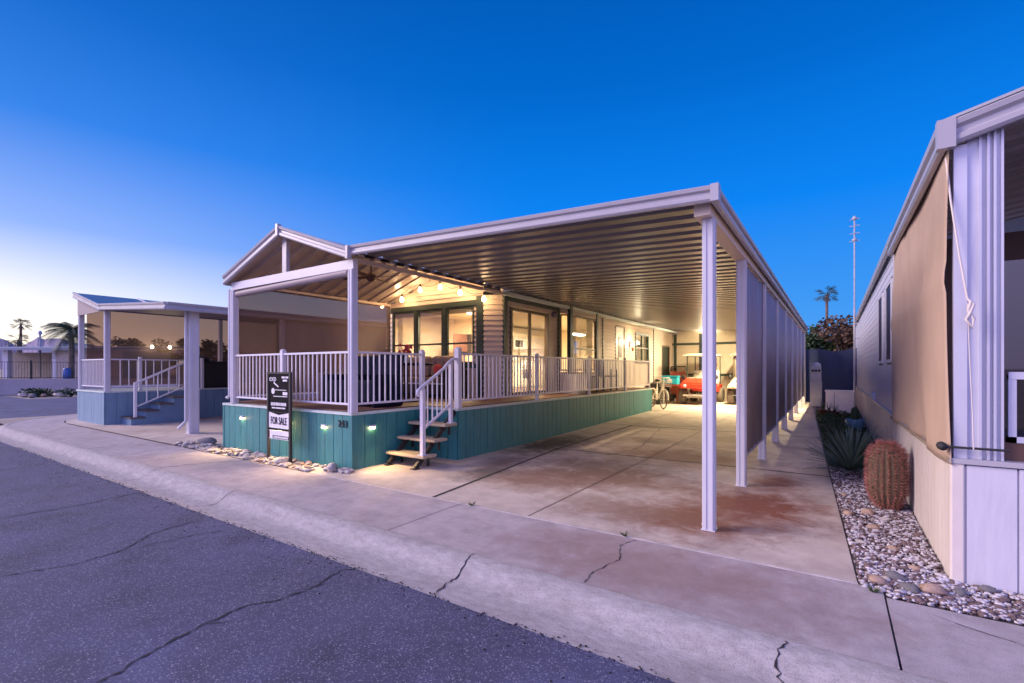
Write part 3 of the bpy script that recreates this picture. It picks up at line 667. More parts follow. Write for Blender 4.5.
# interior furniture seen through the glass
kb_=MB(); kb_.box(-9.79,-9.15,12.0,16.9,DZ,DZ+.88); k1=kb_.build('base_cabinet',M['cabinet'],hs)
kb_=MB(); kb_.box(-9.8,-9.12,12.0,16.9,DZ+.881,DZ+.92); kb_.build('countertop',M['counter'],k1)
kb_=MB()
for y0,y1 in ((12,12.7),(12.72,13.4),(13.42,14.1),(15.0,15.7),(15.72,16.4)): kb_.box(-9.79,-9.45,y0,y1,2.28,2.98)
kb_.box(-9.79,-9.45,14.12,14.98,2.62,2.98)
for y in (12.62,13.32,14.02,15.08,16.32): kb_.box(-9.45,-9.43,y,y+.02,2.32,2.42)
kb_.build('wall_cabinet',M['cabinet'],hs)
b=MB(); b.box(-9.79,-9.38,14.14,14.96,2.22,2.60); mw=b.build('microwave',M['appliance'],hs,bevel=.01)
b=MB(); b.box(-9.38,-9.373,14.2,14.7,2.28,2.54); b.build('door_glass',M['black_glass'],mw)
b=MB(); b.box(-9.79,-9.10,14.14,14.96,DZ,DZ+.93).box(-9.79,-9.72,14.14,14.96,DZ+.93,DZ+1.08); ov=b.build('oven',M['appliance'],hs,bevel=.01)
b=MB(); b.box(-9.1,-9.093,14.25,14.85,DZ+.3,DZ+.62); b.build('door_glass',M['black_glass'],ov)
b=MB(); b.tube([(-9.06,14.2,DZ+.74),(-9.06,14.9,DZ+.74)],.012); b.build('handle',M['chrome'],ov)
b=MB(); b.box(-9.79,-9.1,11.5,11.98,DZ,2.65); b.build('refrigerator',M['appliance'],hs)
b=MB(); b.box(-8.9,-8.88,10.3,10.9,2.0,2.5); b.build('picture',M['dark_wood'],hs)
b=MB(); b.box(-8.88,-8.15,11.48,11.56,DZ,3.04); b.build('partition',M['int_pink'],hs)
b=MB(); b.box(-9.75,-9.05,11.34,11.39,1.95,2.55); b.build('television',M['black_glass'],hs)
b=MB(); b.box(-8.8,-8.3,11.43,11.47,DZ,2.62); b.build('inner_door',M['dark_wood'],hs)
def curtain(x0,y0,x1,y1,z0,z1,nf=9,amp=.025):
    b=MB(); vs=[]; a,c=V((x0,y0)),V((x1,y1)); n=nf*8; d=(c-a).normalized(); nn=V((-d.y,d.x))
    for i in range(n+1):
        p=a.lerp(c,i/n)+nn*amp*math.sin(i/n*nf*2*PI); vs+=[(p.x,p.y,z0),(p.x,p.y,z1)]
    b.add(vs,[(2*i,2*i+2,2*i+3,2*i+1) for i in range(n)],True); return b.build('curtain',M['curtain'],hs)
curtain(BX-.12,11.85,BX-.12,12.25,1.4,3.0,4); curtain(BX-.12,12.95,BX-.12,13.35,1.4,3.0,4); curtain(SX-.1,17.4,SX-.1,17.75,1.7,2.9,4); curtain(SX-.1,18.4,SX-.1,18.85,1.7,2.9,4)
curtain(-9.4,HY+.12,-9.2,HY+.12,1.5,2.95,3); curtain(-6.95,HY+.12,-6.72,HY+.12,1.5,2.95,3)
b=MB(); b.box(-9.42,-6.76,HY+.06,HY+.09,2.80,2.95); b.build('window_blind',M['curtain'],hs)
for (x,y) in ((-8,14.2),(-7.9,9.9)):
    b=MB(); b.lathe((x,y,3.0),[(0,-.06),(.14,-.05),(.16,0),(.16,.03)],16); b.build('dome_light',M['int_glow'],hs)
light('kitchen_lamp','AREA',(-7.9,14,2.90),260,(1,.76,.42),hs,size=.35)
light('living_lamp','AREA',(-8,9.9,2.92),260,(1,.70,.42),hs,size=.35)
light('rear_lamp','AREA',(-8,18.5,2.92),150,(1,.86,.62),hs,size=1.2)
# wall lantern and motion light
wl=thing('wall_lantern','lit wall lantern between the entry door and green framed window','wall lamp',(SX,16.75,2.4))
b=MB(); b.box(SX+.02,SX+.05,16.70,16.80,2.3,2.5).tube([(SX+.05,16.75,2.45),(SX+.12,16.75,2.5),(SX+.14,16.75,2.44)],.01).lathe((SX+.14,16.75,2.28),[(.02,-.14),(.045,-.1),(.05,0),(.02,.02)],8); b.build('bracket',M['terracotta'],wl)
b=MB(); b.lathe((SX+.14,16.75,2.40),[(0,-.09),(.045,-.07),(.055,0),(.03,.05),(0,.06)],12); b.build('globe',M['lamp_glow'],wl)
light('lantern_lamp','POINT',(SX+.30,16.75,2.48),15,(1,.80,.48),wl,size=.03)
b=MB(); b.lathe((SX+.08,11.05,2.93),[(0,-.09),(.06,-.07),(.085,0),(.06,.07),(0,.09)],12); b.box(SX+.0,SX+.05,11.0,11.1,2.88,2.98)
tag(b.build('speaker_light',M['mauve'],loc=(SX+.02,11.05,2.93)),'round grey outdoor speaker on the wall right of the sliding door','speaker')
# string lights across the gable
sl=thing('string_light','string of warm glowing bulbs draped across the cream gable wall','string lights',(-8.4,8.35,3.3))
bl=[(-9.55,8.3,3.13),(-8.83,8.3,3.23),(-8.21,8.3,3.41),(-7.57,8.3,3.42),(-6.97,8.3,3.24),(-6.34,8.35,3.05)]
w=MB(); wp=[]
for a,c in zip(bl[:-1],bl[1:]):
    a,c=V(a)+V((0,0,.12)),V(c)+V((0,0,.12))
    for k in range(6): t=k/6; p=a.lerp(c,t); wp.append((p.x,p.y,p.z-.10*math.sin(PI*t)))
wp.append(tuple(V(bl[-1])+V((0,0,.12)))); w.tube(wp,.006,5); w.build('wire',M['steel_dark'],sl)
for p in bl:
    b=MB(); b.lathe(p,[(.0,-.085),(.036,-.07),(.044,-.03),(.028,.02),(.016,.04)],10); q=b.build('bulb',M['bulb'],sl)
    s_=MB(); s_.lathe(p,[(.018,.035),(.018,.11),(0,.12)],8); s_.build('socket',M['steel_dark'],q)
    light('bulb_lamp','POINT',(p[0],p[1]-.02,p[2]-.02),9,(1,.58,.36),sl,size=.045)
# ------------------------------------------------------------------ porch furniture
sf=thing('outdoor_sofa','dark framed outdoor sofa with tufted brown cushions under the front windows','sofa',(-8.2,8.0,DZ))
b=MB(); b.box(-9.45,-6.9,7.6,8.35,DZ+.08,DZ+.3).box(-9.5,-9.4,7.6,8.4,DZ,DZ+.62).box(-6.95,-6.85,7.6,8.4,DZ,DZ+.62).box(-9.45,-6.9,8.33,8.42,DZ,DZ+.75)
for x in (-9.45,-8.6,-7.7,-6.92): b.box(x-.02,x+.04,7.6,7.64,DZ,DZ+.1)
b.build('frame',M['sofa_black'],sf); b=MB(); b.box(-9.5,-6.85,7.585,7.6,DZ+.30,DZ+.33); b.build('frame_edge',M['white_rail'],sf)
for i in range(3):
    x0=-9.38+i*.82; b=MB(); b.box(x0,x0+.79,7.62,8.2,DZ+.31,DZ+.45); b.build('seat_cushion',M['cushion'],sf,bevel=.05)
    b=MB(); b.obox((x0,8.12,DZ+.46),(.79,0,0),(0,.14,.02),(0,.06,.46)); q=b.build('back_cushion',M['cushion'],sf,bevel=.06)
    for jj in range(6): b=MB(); b.blob((x0+.16+(jj%3)*.235,8.14+(jj//3)*.025,DZ+.60+(jj//3)*.18),.03,.02,.03,seed=1,j=.02); b.build('tuft',M['dark_wood'],q)
for (x,z) in ((-9.15,DZ+.58),(-7.35,DZ+.62)):
    b=MB(); b.blob((x,7.98,z),.14,.06,.12,seed=int(x*10),seg=8,rings=6,j=.03); tag(b.build('throw_pillow',M['pillow_red'],loc=(x,7.98,z-.15)),'small red throw pillow at the %s end of the brown sofa'%('left' if x<-8 else 'right'),'pillow','red pillows on the sofa')
def covered_chair(name,lab,x,y,w,d_,h,mt,cat='armchair'):
    t=thing(name,lab,cat,(x,y,DZ))
    b=MB(); b.box(x-w/2,x+w/2,y-d_/2,y+d_/2,DZ+.06,DZ+.5*h); b.build('seat',M[mt],t,bevel=.05)
    b=MB(); b.obox((x-w/2,y+d_/2-.12,DZ+.3),(w,0,0),(0,.14,.02),(0,.08,h-.3)); b.build('backrest',M[mt],t,bevel=.04)
    for s_ in(-1,1):
        b=MB(); b.box(x+s_*(w/2)-.05,x+s_*w/2+.05,y-d_/2,y+d_/2,DZ,DZ+.62*h); b.build('armrest',M[mt],t,bevel=.03)
    return t
covered_chair('patio_armchair','navy upholstered armchair behind the corner post of the deck railing',-6.5,5.5,.62,.62,.88,'navy')
covered_chair('patio_armchair','navy patio armchair behind the for sale sign',-7.3,5.6,.66,.62,.86,'navy')
tb=thing('patio_table','round dark patio table with a flower vase near the side screen','table',(-6.9,6.6,DZ))
b=MB(); b.lathe((-6.9,6.6,DZ+.70),[(0,0),(.5,0),(.52,.02),(.5,.04),(0,.04)],24); b.build('tabletop',M['navy'],tb)
b=MB(); b.tube([(-6.9,6.6,DZ),(-6.9,6.6,DZ+.7)],.04); b.lathe((-6.9,6.6,DZ),[(.25,0),(.25,.02),(.04,.05)],16); b.build('pedestal',M['navy'],tb)
vz=thing('flower_vase','vase of red and yellow flowers on the round patio table','vase',(-6.9,6.6,DZ+.74))
b=MB(); b.lathe((-6.9,6.6,DZ+.74),[(0,0),(.05,0),(.07,.07),(.04,.15),(.05,.17)],12); b.build('vase',M['white_paint'],vz)
b=MB(); R=random.Random(8)
for k in range(16): b.blob((-6.9+R.uniform(-.12,.12),6.6+R.uniform(-.12,.12),DZ+.74+R.uniform(.18,.36)),.035,.035,.03,seed=k,seg=6,rings=4)
b.build('flower',M['pillow_red'],vz)
covered_chair('patio_armchair','tan patio armchair near the front railing left of the sign',-8.5,6.3,.6,.6,.9,'cushion')
# blue folding chairs on the side deck + heater/planter by the bay
def slat_chair(lab,x,y):
    t=thing('patio_chair',lab,'chair',(x,y,DZ),'blue chairs on the side deck')
    b=MB(); b.box(x-.24,x+.24,y-.26,y+.24,DZ+.40,DZ+.43); b.build('seat',M['navy_blue'],t)
    b=MB()
    for k in range(5): b.box(x-.22,x-.19,y-.22+k*.1,y-.17+k*.1,DZ+.43,DZ+.92-.03*abs(k-2))
    b.build('backrest',M['navy_blue'],t)
    for sx in(-1,1):
        for s_ in(-1,1): b=MB(); b.bar((x+sx*.2,y+s_*.22,DZ),(x+sx*.2,y+s_*.22,DZ+.62 if sx>0 else DZ+.42),.04,.04); b.build('leg',M['navy_blue'],t)
    return t
dm('navy_blue',(.05,.075,.16),rough=.5)
slat_chair('blue slatted patio chair on the side deck, nearer the bay window',-5.66,12.6); slat_chair('blue slatted patio chair on the side deck, nearer the entry door',-5.66,13.6)
pl=thing('planter_box','grey deck planter box with a dark fringe of plants below the bay window corner','planter',(-5.6,11.25,DZ))
b=MB(); boards(b,(-5.8,11.0),(-5.4,11.0),DZ,DZ+.5,(0,-1),.1,t=.015); boards(b,(-5.4,11.0),(-5.4,11.5),DZ,DZ+.5,(1,0),.1,t=.015); b.box(-5.8,-5.4,11.0,11.5,DZ,DZ+.48); b.build('box',M['siding_pale'],pl)
b=MB(); R=random.Random(4)
for k in range(40): x,y=-5.6+R.uniform(-.18,.18),11.25+R.uniform(-.22,.22); b.bar((x,y,DZ+.45),(x+R.uniform(-.05,.05),y+R.uniform(-.05,.05),DZ+R.uniform(.52,.64)),.012,.004)
b.build('plant',M['leaf_dark'],pl)
# ------------------------------------------------------------------ FOR SALE sign
sg=thing('sale_sign','black and white FOR SALE real estate sign standing in the river stones','sign',(-7.45,4.36,0))
SXa,SXb,SYy=-7.78,-7.15,4.36
b=MB()
for x in (SXa,SXb): b.box(x-.02,x+.02,SYy-.02,SYy+.02,0,1.45)
b.box(SXa,SXb,SYy-.018,SYy+.018,1.42,1.45); b.build('frame',M['steel_dark'],sg)
b=MB(); b.box(SXa+.02,SXb-.02,SYy-.008,SYy+.008,.80,1.42); b.build('top_panel',M['sign_black'],sg)
b=MB(); b.box(SXa+.02,SXb-.02,SYy-.010,SYy+.006,.54,.80); wpnl=b.build('sale_panel',M['sign_white'],sg)
b=MB(); b.add([(SXa+.02,SYy-.012,.80),(SXb-.02,SYy-.012,.80),(-7.465,SYy-.012,.755)],[(0,2,1)]); b.build('notch',M['sign_black'],wpnl)
b=MB(); b.box(SXa-.02,SXb-.02,SYy-.010,SYy+.006,.36,.50); r2=b.build('rider_panel',M['sign_white'],sg)
b=MB(); b.box(SXa+.02,SXb-.02,SYy-.013,SYy-.011,.505,.535); b.build('stripe',M['sign_black'],sg)
b=MB(); b.box(SXa+.14,SXb-.03,SYy-.0125,SYy-.0105,.37,.42); b.build('stripe',M['sign_black'],r2)
b=MB(); b.box(SXa+.0,SXa+.05,SYy-.0125,SYy-.0105,.37,.49); b.build('portrait',M['dark_wood'],r2)
rt=(PI/2,0,0); yT=SYy-.016
text_mesh('sale_lettering','FOR SALE',.155,(-7.465,yT,.655),rt,M['sign_black'],sg,.002).scale=(.70,1.12,1)
def word_bars(name,xc,z,h,widths,gap):
    tw=sum(widths)+gap*(len(widths)-1); x=xc-tw/2; b=MB()
    for w_ in widths: b.box(x,x+w_,yT-.001,yT+.001,z-h/2,z+h/2); x+=w_+gap
    b.build(name,M['sign_white'],sg)
word_bars('phone_lettering',-7.465,.93,.05,(.03,.03,.03,.012,.03,.03,.03,.012,.03,.03,.03,.03),.010)
word_bars('web_lettering',-7.465,.868,.022,(.10,.17,.09),.012)
word_bars('name_lettering',-7.28,1.365,.03,(.09,.08),.015); word_bars('name_lettering',-7.28,1.315,.03,(.12,),.015)
word_bars('rider_lettering',-7.40,.395,.030,(.03,.03,.03,.012,.03,.03,.03,.012,.03,.03,.03,.03),.008)
text_mesh('logo_lettering','exp',.14,(-7.63,yT,1.345),rt,M['sign_white'],sg,.002)
b=MB(); b.lathe((-7.63,SYy-.010,1.14),[(0,-.002),(.05,-.002)],14,axis='y'); b.box(-7.6,-7.25,SYy-.012,SYy-.010,1.155,1.165).box(-7.62,-7.22,SYy-.012,SYy-.010,1.05,1.062).box(-7.35,-7.22,SYy-.012,SYy-.010,1.08,1.13)
b.obox((-7.62,SYy-.011,1.27),(.14,0,-.07),(0,.001,0),(.01,0,.02)); b.build('graphic',M['sign_white'],sg)
# ------------------------------------------------------------------ stones
R=random.Random(11); protos=[]
for k in range(6):
    b=MB(); b.blob((0,0,0),1,.72,.46,seed=k+50,seg=10,rings=6,j=.30); o=b.build('river_stone',M[['stone','stone','stone_tan','stone','stone_gray','stone'][k]]); protos.append(o)
used=[False]*6
def place(kind,x,y,s_,lab,grp,z=None):
    o=protos[kind]
    if used[kind]: o=o.copy(); COL.objects.link(o)
    used[kind]=True; o.location=(x,y,(z if z is not None else gh(y))+s_*.35); o.scale=(s_,s_*R.uniform(.8,1.1),s_*R.uniform(.8,1.2)); o.rotation_euler=(R.uniform(-.15,.15),R.uniform(-.15,.15),R.uniform(0,6.3))
    tag(o,lab,'stone',grp); return o
def row_stone(x,y,s_,z=None): return place(R.choice([0,0,1,3,3,5,2,4]),x,y,s_,'pale rounded river stone in the row along the teal deck skirt','river stones along the deck')
for k in range(230):
    x=-11.0+5.2*R.random()**.9; y=4.53-R.random()**1.2*.38*(1 if x<-6.3 else .5)
    row_stone(x,y,R.uniform(.026,.068))
place(4,-10.3,4.55,.19,'large dark stone at the left end of the river stones',None)
place(3,-7.25,4.28,.13,'large pale stone at the right foot of the sale sign',None); place(0,-6.15,4.40,.13,'long pale stone at the right end of the river stones',None)
rocks=[(.26,4.22,.075,2,'round tan rock nearest the driveway corner of the gravel bed'),(.36,4.36,.085,4,'dark grey rock behind the tan rock at the front of the gravel bed'),(.43,4.18,.085,4,'two tone grey rock beside the sidewalk joint'),(.55,4.22,.095,2,'brown rock right in front of the pale skirting corner'),(.70,4.30,.06,4,'dark stone right of the brown rock in the white pebbles'),(.31,4.30,.05,5,'small cream rock between the tan and grey rocks'),
  (.40,5.05,.055,2,'tan rock in mid gravel bed near the skirting'),(.30,5.6,.07,2,'flat reddish rock in the middle of the gravel bed'),(.28,6.15,.08,2,'pinkish flat rock just in front of the cactus'),(.12,6.0,.075,2,'flat tan rock by the driveway edge left of the cactus'),(.42,6.0,.06,5,'pale rock at the foot of the barrel cactus'),(.10,6.9,.05,2,'small tan rock beside the driveway behind the flat rock'),(.86,4.46,.07,4,'flat dark rock against the front of the pale skirting'),(.5,4.65,.05,2,'tan rock touching the side skirting'),(.2,5.1,.05,5,'white rock beside the driveway edge')]
for x,y,s_,k,lab in rocks: place(k,x,y,s_*.82,lab,None,0)
# gravel: countless small stones
bs=strip_sheet(0,2,3.99,9.2,-.008); b=MB(); b.add([(.3,3.99,-.012),(3,3.99,-.012),(3,4.6,-.012),(.7,4.6,-.012),(.7,9,-.012),(-.2,9,-.012),(.14,4.1,-.012)],[(0,1,2,3,4,5,6)])
b.build('bed_soil',M['bed_soil'],kind='structure')
def gravel(name,mt,n,seed,dens=1):
    b=MB(); R=random.Random(seed); k=0
    while k<n:
        if R.random()<.36: x,y=R.uniform(.3,2.2),R.uniform(4.0,4.52)
        else: y=R.uniform(4.1,8.8); x=R.uniform(edge(y)+.02,.67)
        if x<.3+(4.1-y)*-1 and y<4.08: continue
        s_=R.uniform(.006,.016) if R.random()<.92 else R.uniform(.016,.03)
        b.blob((x,y,R.uniform(0,.012)),s_*R.uniform(.8,1.6),s_,s_*.6,seed=k+seed*77,rot=R.uniform(0,6),seg=5,rings=3,j=.25); k+=1
    o=b.build(name,M[mt],kind='stuff'); return o
dm('gravel_white',(.46,.43,.47),rough=.8,var=.5,scale=45); dm('gravel_dark',(.15,.10,.10),rough=.85,var=.6,scale=30)
for nm,mt,n_,s_ in (('gravel','gravel_white',6200,1),('gravel','gravel_dark',5200,2)):
    o=gravel(nm,mt,n_,s_); tag(o,'loose '+('white pebbles' if s_==1 else 'dark red and grey gravel')+' filling the bed beside the pale skirting','gravel')
# weeds in the driveway joint
for i,(x,y,lab) in enumerate([(-1.55,4.13,'tuft of green weed in the driveway joint near the carport post'),(-3.3,4.13,'small weed in the sidewalk joint right of the stairs'),(.22,4.03,'dry yellow green weed at the gravel corner')]):
    b=MB(); R=random.Random(i)
    for k in range(26): a=R.uniform(0,6.3); r=R.uniform(.02,.05); b.tube([(x,y,0),(x+math.cos(a)*r,y+math.sin(a)*r,R.uniform(.015,.05))],[.003,.001],4)
    tag(b.build('weed',M['cover_green'],loc=(x,y,0)),lab,'weed')
# ------------------------------------------------------------------ barrel cactus, yucca, ground cover
ct=thing('barrel_cactus','reddish spined barrel cactus standing in the gravel by the pale skirting','cactus',(.47,6.5,0))
b=MB(); nr=20; rings=22; vs=[]; seg=nr*4
def cprof(t): # t 0 bottom..1 top
    z=.70*t; r=.158*(1-abs(2*t-1)**3.2*.62) if t<.55 else .158*math.sqrt(max(0,1-((t-.55)/.46)**2.6)); return r*(1.0 if t>.3 else .88+.4*t),z
for i in range(rings+1):
    t=i/rings; r,z=cprof(t)
    for k in range(seg):
        a=2*PI*k/seg; q=1+.085*math.cos(a*nr); vs.append((.47+math.cos(a)*r*q,6.5+math.sin(a)*r*q,z))
b.add(vs,[(i*seg+k,i*seg+(k+1)%seg,(i+1)*seg+(k+1)%seg,(i+1)*seg+k) for i in range(rings) for k in range(seg)],True); b.build('body',M['cactus'],ct)
b=MB(); R=random.Random(2)
for k in range(nr):
    a=2*PI*k/nr
    for j in range(22):
        t=.06+.93*j/21; r,z=cprof(t); q=1.085; p=V((.47+math.cos(a)*r*q,6.5+math.sin(a)*r*q,z)); nrm=V((math.cos(a),math.sin(a),(t-.5)*1.6)).normalized()
        for s_ in range(8):
            d_=(nrm+V((R.uniform(-.8,.8),R.uniform(-.8,.8),R.uniform(-.7,.7)))).normalized()*R.uniform(.025,.045)*(1.6 if t>.8 else 1)
            b.tube([p,p+d_],[.0024,.0008],3,False)
b.build('spines',M['spine'],ct)
def rosette(name,lab,cat,x,y,n,L,mt,seed,z=0):
    R=random.Random(seed); b=MB()
    for k in range(n):
        a=R.uniform(0,2*PI); el=math.radians(R.uniform(5,88)); ll=L*R.uniform(.75,1.05)*(1.0 if el<1.2 else .9); w=.028
        h=V((math.cos(a),math.sin(a),0)); sd_=V((-math.sin(a),math.cos(a),0)); vs=[]
        for i in range(5):
            t=i/4; p=V((x,y,z+.08))+h*(ll*t*math.cos(el))+V((0,0,ll*(t*math.sin(el)-.10*t*t*math.cos(el)))); ww=w*(1-t)**.7*(1 if t>0 else .7)
            vs+=[p-sd_*ww,p+sd_*ww+V((0,0,.0)),p+V((0,0,-.006))]
        b.add(vs,[(3*i,3*i+1,3*i+4,3*i+3) for i in range(4)]+[(3*i+2,3*i+5,3*i+4,3*i+1) for i in range(4)]+[(3*i,3*i+3,3*i+5,3*i+2) for i in range(4)])
    return tag(b.build(name,M[mt],loc=(x,y,z)),lab,cat)
rosette('yucca','spiky dark green yucca rosette beside the driveway edge','yucca',.20,8.2,170,.72,'yucca',5,.02)
R=random.Random(21); b=MB()
for k in range(5200):
    y=R.uniform(8.7,17.6); x=R.uniform(edge(y)+.03,.62); hgt=.10+.06*math.sin(x*9)*math.sin(y*3)+.02
    z=gh(y)+R.uniform(0,hgt); a=R.uniform(0,6.3); s_=R.uniform(.02,.045); e=R.uniform(-.8,.8)
    u=V((math.cos(a)*s_,math.sin(a)*s_,e*s_)); v=V((-math.sin(a)*s_*.5,math.cos(a)*s_*.5,.2*s_)); p=V((x,y,z)); b.add([p-u,p-v,p+u,p+v],[(0,1,2,3)])
tag(b.build('ground_cover',M['cover_green'],kind='stuff'),'low green ground cover between the driveway and neighbouring wall','plants')
b=MB(); b.add([(edge(9)+.0,9,-.0),(.69,9,-.0),(.69,24,gh(23)),(edge(21),24,gh(23))],[(0,1,2,3)]); b.build('bed_soil',M['bed_soil'],kind='structure')
# pot, boxes, tank, tarp fence, antenna at the end of the side yard
bp=thing('blue_pot','pale blue glazed pot with a small dark cactus in the green bed','pot',(.40,13.6,gh(13.6)))
z_=gh(13.6); b=MB(); b.lathe((.40,13.6,z_),[(0,0),(.13,0),(.18,.14),(.19,.26),(.17,.28),(.15,.24)],16); b.build('pot',M['pot_blue'],bp)
b=MB(); b.tube([(.40,13.6,z_+.2),(.40,13.6,z_+.5),(.40,13.6,z_+.56)],[.07,.075,.02],8); b.build('plant',M['leaf_dark'],bp)
for i,(x,y,h) in enumerate([(-.28,17.0,.3),(-.12,17.3,.22),(.02,17.2,.2)]):
    z_=gh(y); b=MB(); b.lathe((x,y,z_),[(0,0),(.09,0),(.12,h*.6),(.13,h*.62),(.1,h*.58),(0,h*.55)],12); p=tag(b.build('clay_pot',M['pot_red'],loc=(x,y,z_)),['dark red clay pot nearest the driveway before the white box','middle clay pot before the white box','small clay pot right of the other two before the white box'][i],'pot','clay pots by the white box')
    b=MB(); R=random.Random(i)
    for k in range(14): b.tube([(x,y,z_+h*.5),(x+R.uniform(-.1,.1),y+R.uniform(-.1,.1),z_+h+R.uniform(.0,.2))],[.008,.002],4)
    b.build('plant',M['leaf_dark'],p)
wb=thing('storage_box','white panelled storage box at the end of the side yard','storage box',(.15,18.2,gh(18.2)))
z_=gh(18); b=MB(); b.box(-.22,.50,18.0,18.55,z_,z_+.66); b.build('body',M['box_white'],wb,bevel=.012)
b=MB(); b.box(-.24,.52,17.97,18.57,z_+.662,z_+.71); b.build('lid',M['box_white'],wb,bevel=.01)
b=MB(); b.box(.0,.012,17.985,18.0,z_+.03,z_+.64); b.build('seam',M['mauve'],wb)
tk=thing('utility_pedestal','tall grey utility box with dark vents beside the tarp fence','utility box',(-.55,20.6,gh(20.6)))
z_=gh(20.6); b=MB(); b.box(-.72,-.36,20.4,20.75,z_,z_+.9); b.build('base',M['tank_gray'],tk,bevel=.01)
b=MB(); b.box(-.70,-.38,20.42,20.73,z_+.91,z_+1.45).lathe((-.54,20.575,z_+1.45),[(.16,0),(.14,.08),(.08,.13),(0,.14)],10); b.build('hood',M['tank_gray'],tk)
b=MB()
for k in range(3): b.box(-.68+k*.1,-.60+k*.1,20.405,20.42,z_+1.25,z_+1.33)
b.build('vent',M['black_rubber'],tk)
tf=thing('tarp_fence','dark blue tarp covered fence closing the side yard','fence',(0,22.6,.1))
b=MB(); vs=[]; nx=24
for i in range(nx+1):
    x=-.95+2.1*i/nx
    for j in range(9):
        z=.1+2.15*j/8+(.06*math.sin(i*.26*PI/2) if j==8 else 0); vs.append((x,22.6+.03*math.sin(i*.9+j*.6),z))
b.add(vs,[(i*9+j,(i+1)*9+j,(i+1)*9+j+1,i*9+j+1) for i in range(nx) for j in range(8)],True); b.build('tarp',M['tarp_blue'],tf)
for x in (-.93,.1,1.1): b=MB(); b.tube([(x,22.66,.1),(x,22.66,2.3)],.03); b.build('post',M['steel_dark'],tf)
an=thing('antenna_mast','tall thin antenna mast strapped to the neighbouring house wall','antenna',(.56,19.4,gh(19.4)))
b=MB(); b.tube([(.56,19.4,.12),(.56,19.4,3.5)],.03,8); b.tube([(.56,19.4,3.5),(.56,19.4,6.4)],.022,8); b.build('mast',M['chrome_dull'] if 'chrome_dull' in M else M['tank_gray'],an)
b=MB()
for z in (5.7,5.95,6.2,6.42): b.tube([(.42,19.4,z),(.70,19.4,z+.02)],.014,6); b.tube([(.56,19.3,z),(.56,19.5,z)],.014,6)
b.lathe((.56,19.4,5.7),[(.03,0),(.07,.02),(.07,.08),(.03,.1)],8); b.lathe((.56,19.4,6.4),[(.03,0),(.08,.02),(.08,.06),(.02,.14)],8); b.build('aerial',M['tank_gray'],an)
b=MB()
for z in (1.9,2.5,3.0): b.bar((.56,19.4,z),(.70,19.4,z),.03,.03)
b.build('bracket',M['tank_gray'],an)
# ------------------------------------------------------------------ RIGHT HOUSE
rh=thing('neighbour_house','pale sided neighbouring mobile home with ribbed skirting and tan drop shade','house',(.72,4.54,0))
WX=.70; FY=4.54
b=MB(); boards(b,(FY and WX,24),(WX,FY),-.02,.82,(-1,0),.10,.006,.012); b.build('side_skirt',M['skirt_cream'],rh)
b=MB(); b.box(WX+.004,WX+.03,FY+.05,24,-.02,.80); b.build('skirt_backing',M['skirt_cream'],rh)
b=MB(); boards(b,(WX+.06,FY),(3.6,FY),-.02,.83,(0,-1),.26,.012,.015); b.box(WX+.05,3.6,FY+.0,FY+.02,0,.82); b.build('front_skirt',M['skirt_pale'],rh)
b=MB(); b.box(WX-.02,WX+.055,FY-.02,FY+.05,-.02,.84); b.build('corner_trim',M['skirt_cream'],rh,bevel=.01)
b=MB(); b.box(WX-.025,3.6,FY-.03,FY+.06,.84,.875); b.box(WX-.02,WX+.04,FY+.06,24,.82,.85); b.build('ledge',M['fascia'],rh)
# corrugated corner panel and posts
b=MB(); b.box(WX+.0,WX+.07,FY,FY+.06,.876,3.07); b.build('corner_post',M['alu_white'],rh)
b=MB(); z0=.876; 
for (a,c,o) in ((.80,.83,.02),(.83,.845,.035),(.845,.872,.01),(.872,.885,.035),(.885,.905,.01),(.905,.918,.035),(.918,.942,.012),(.942,.955,.03)): b.box(a,c,FY+.04-o,FY+.06,z0,3.13)
b.box(.772,.80,FY+.02,FY+.06,z0,3.10); b.build('corrugated_panel',M['alu_white'],rh)
b=MB(); b.box(.985,1.025,FY+.05,FY+.1,1.0,1.46).box(.985,3.5,FY+.05,FY+.098,1.0,1.04).box(.985,3.5,FY+.045,FY+.1,1.43,1.48).box(1.6,1.64,FY+.05,FY+.1,1.04,2.26).box(3.46,3.5,FY+.05,FY+.1,.876,3.4); b.build('window_frame',M['alu_white'],rh)
b=MB(); b.box(.96,3.46,FY+.07,FY+.076,1.04,2.24); b.build('pane',M['glass_far'],rh)
b=MB(); b.box(.96,3.46,FY+.06,FY+.09,.876,1.0).box(.96,3.5,8.4,8.44,.87,3.2); b.box(.8,3.6,FY+.2,8.4,.86,.87); b.build('porch_interior',M['dark_wood'],rh)
pm=MB(); pans(pm,(.75,FY+.02,3.17),(3,0,.55),(0,1,0),(0,0,1),prf2,.305,13,.006); pm.build('porch_ceiling',M['porch_pan'],rh)
# fascia rising to the right (low pitch gable) 
b=MB(); b.extr(GP,(.64,FY-.02,3.07),(3.9,FY-.02,3.07+.26*3.2),(0,-1,0)); b.box(.60,.70,FY-.085,FY-.015,3.04,3.24)
b.extr(GP,(.66,FY-.02,3.07),(.66,8.3,3.07),(-1,0,0)); b.build('fascia',M['fascia'],rh)
b=MB(); b.obox((.64,FY-.05,3.235),(3.2,0,.83),(0,3.9,0),(0,0,.02)); b.obox((.64,8.3,3.33),(3.2,0,.83),(0,15.8,0),(0,0,.03)); b.build('roof',M['roof_top'],rh)
sd=MB(); lap(sd,(WX+.03,24),(WX+.03,8.5),.85,3.3,(-1,0),[(24-11.6,24-10.7,1.6,2.85),(24-9.9,24-9.1,1.6,2.85)],pitch=.12,t=.010); sd.build('side_wall',M['siding_pale'],rh)
b=MB(); b.box(WX+.06,WX+.1,8.5,24,.85,3.3); b.build('side_wall_backing',M['mauve'],rh)
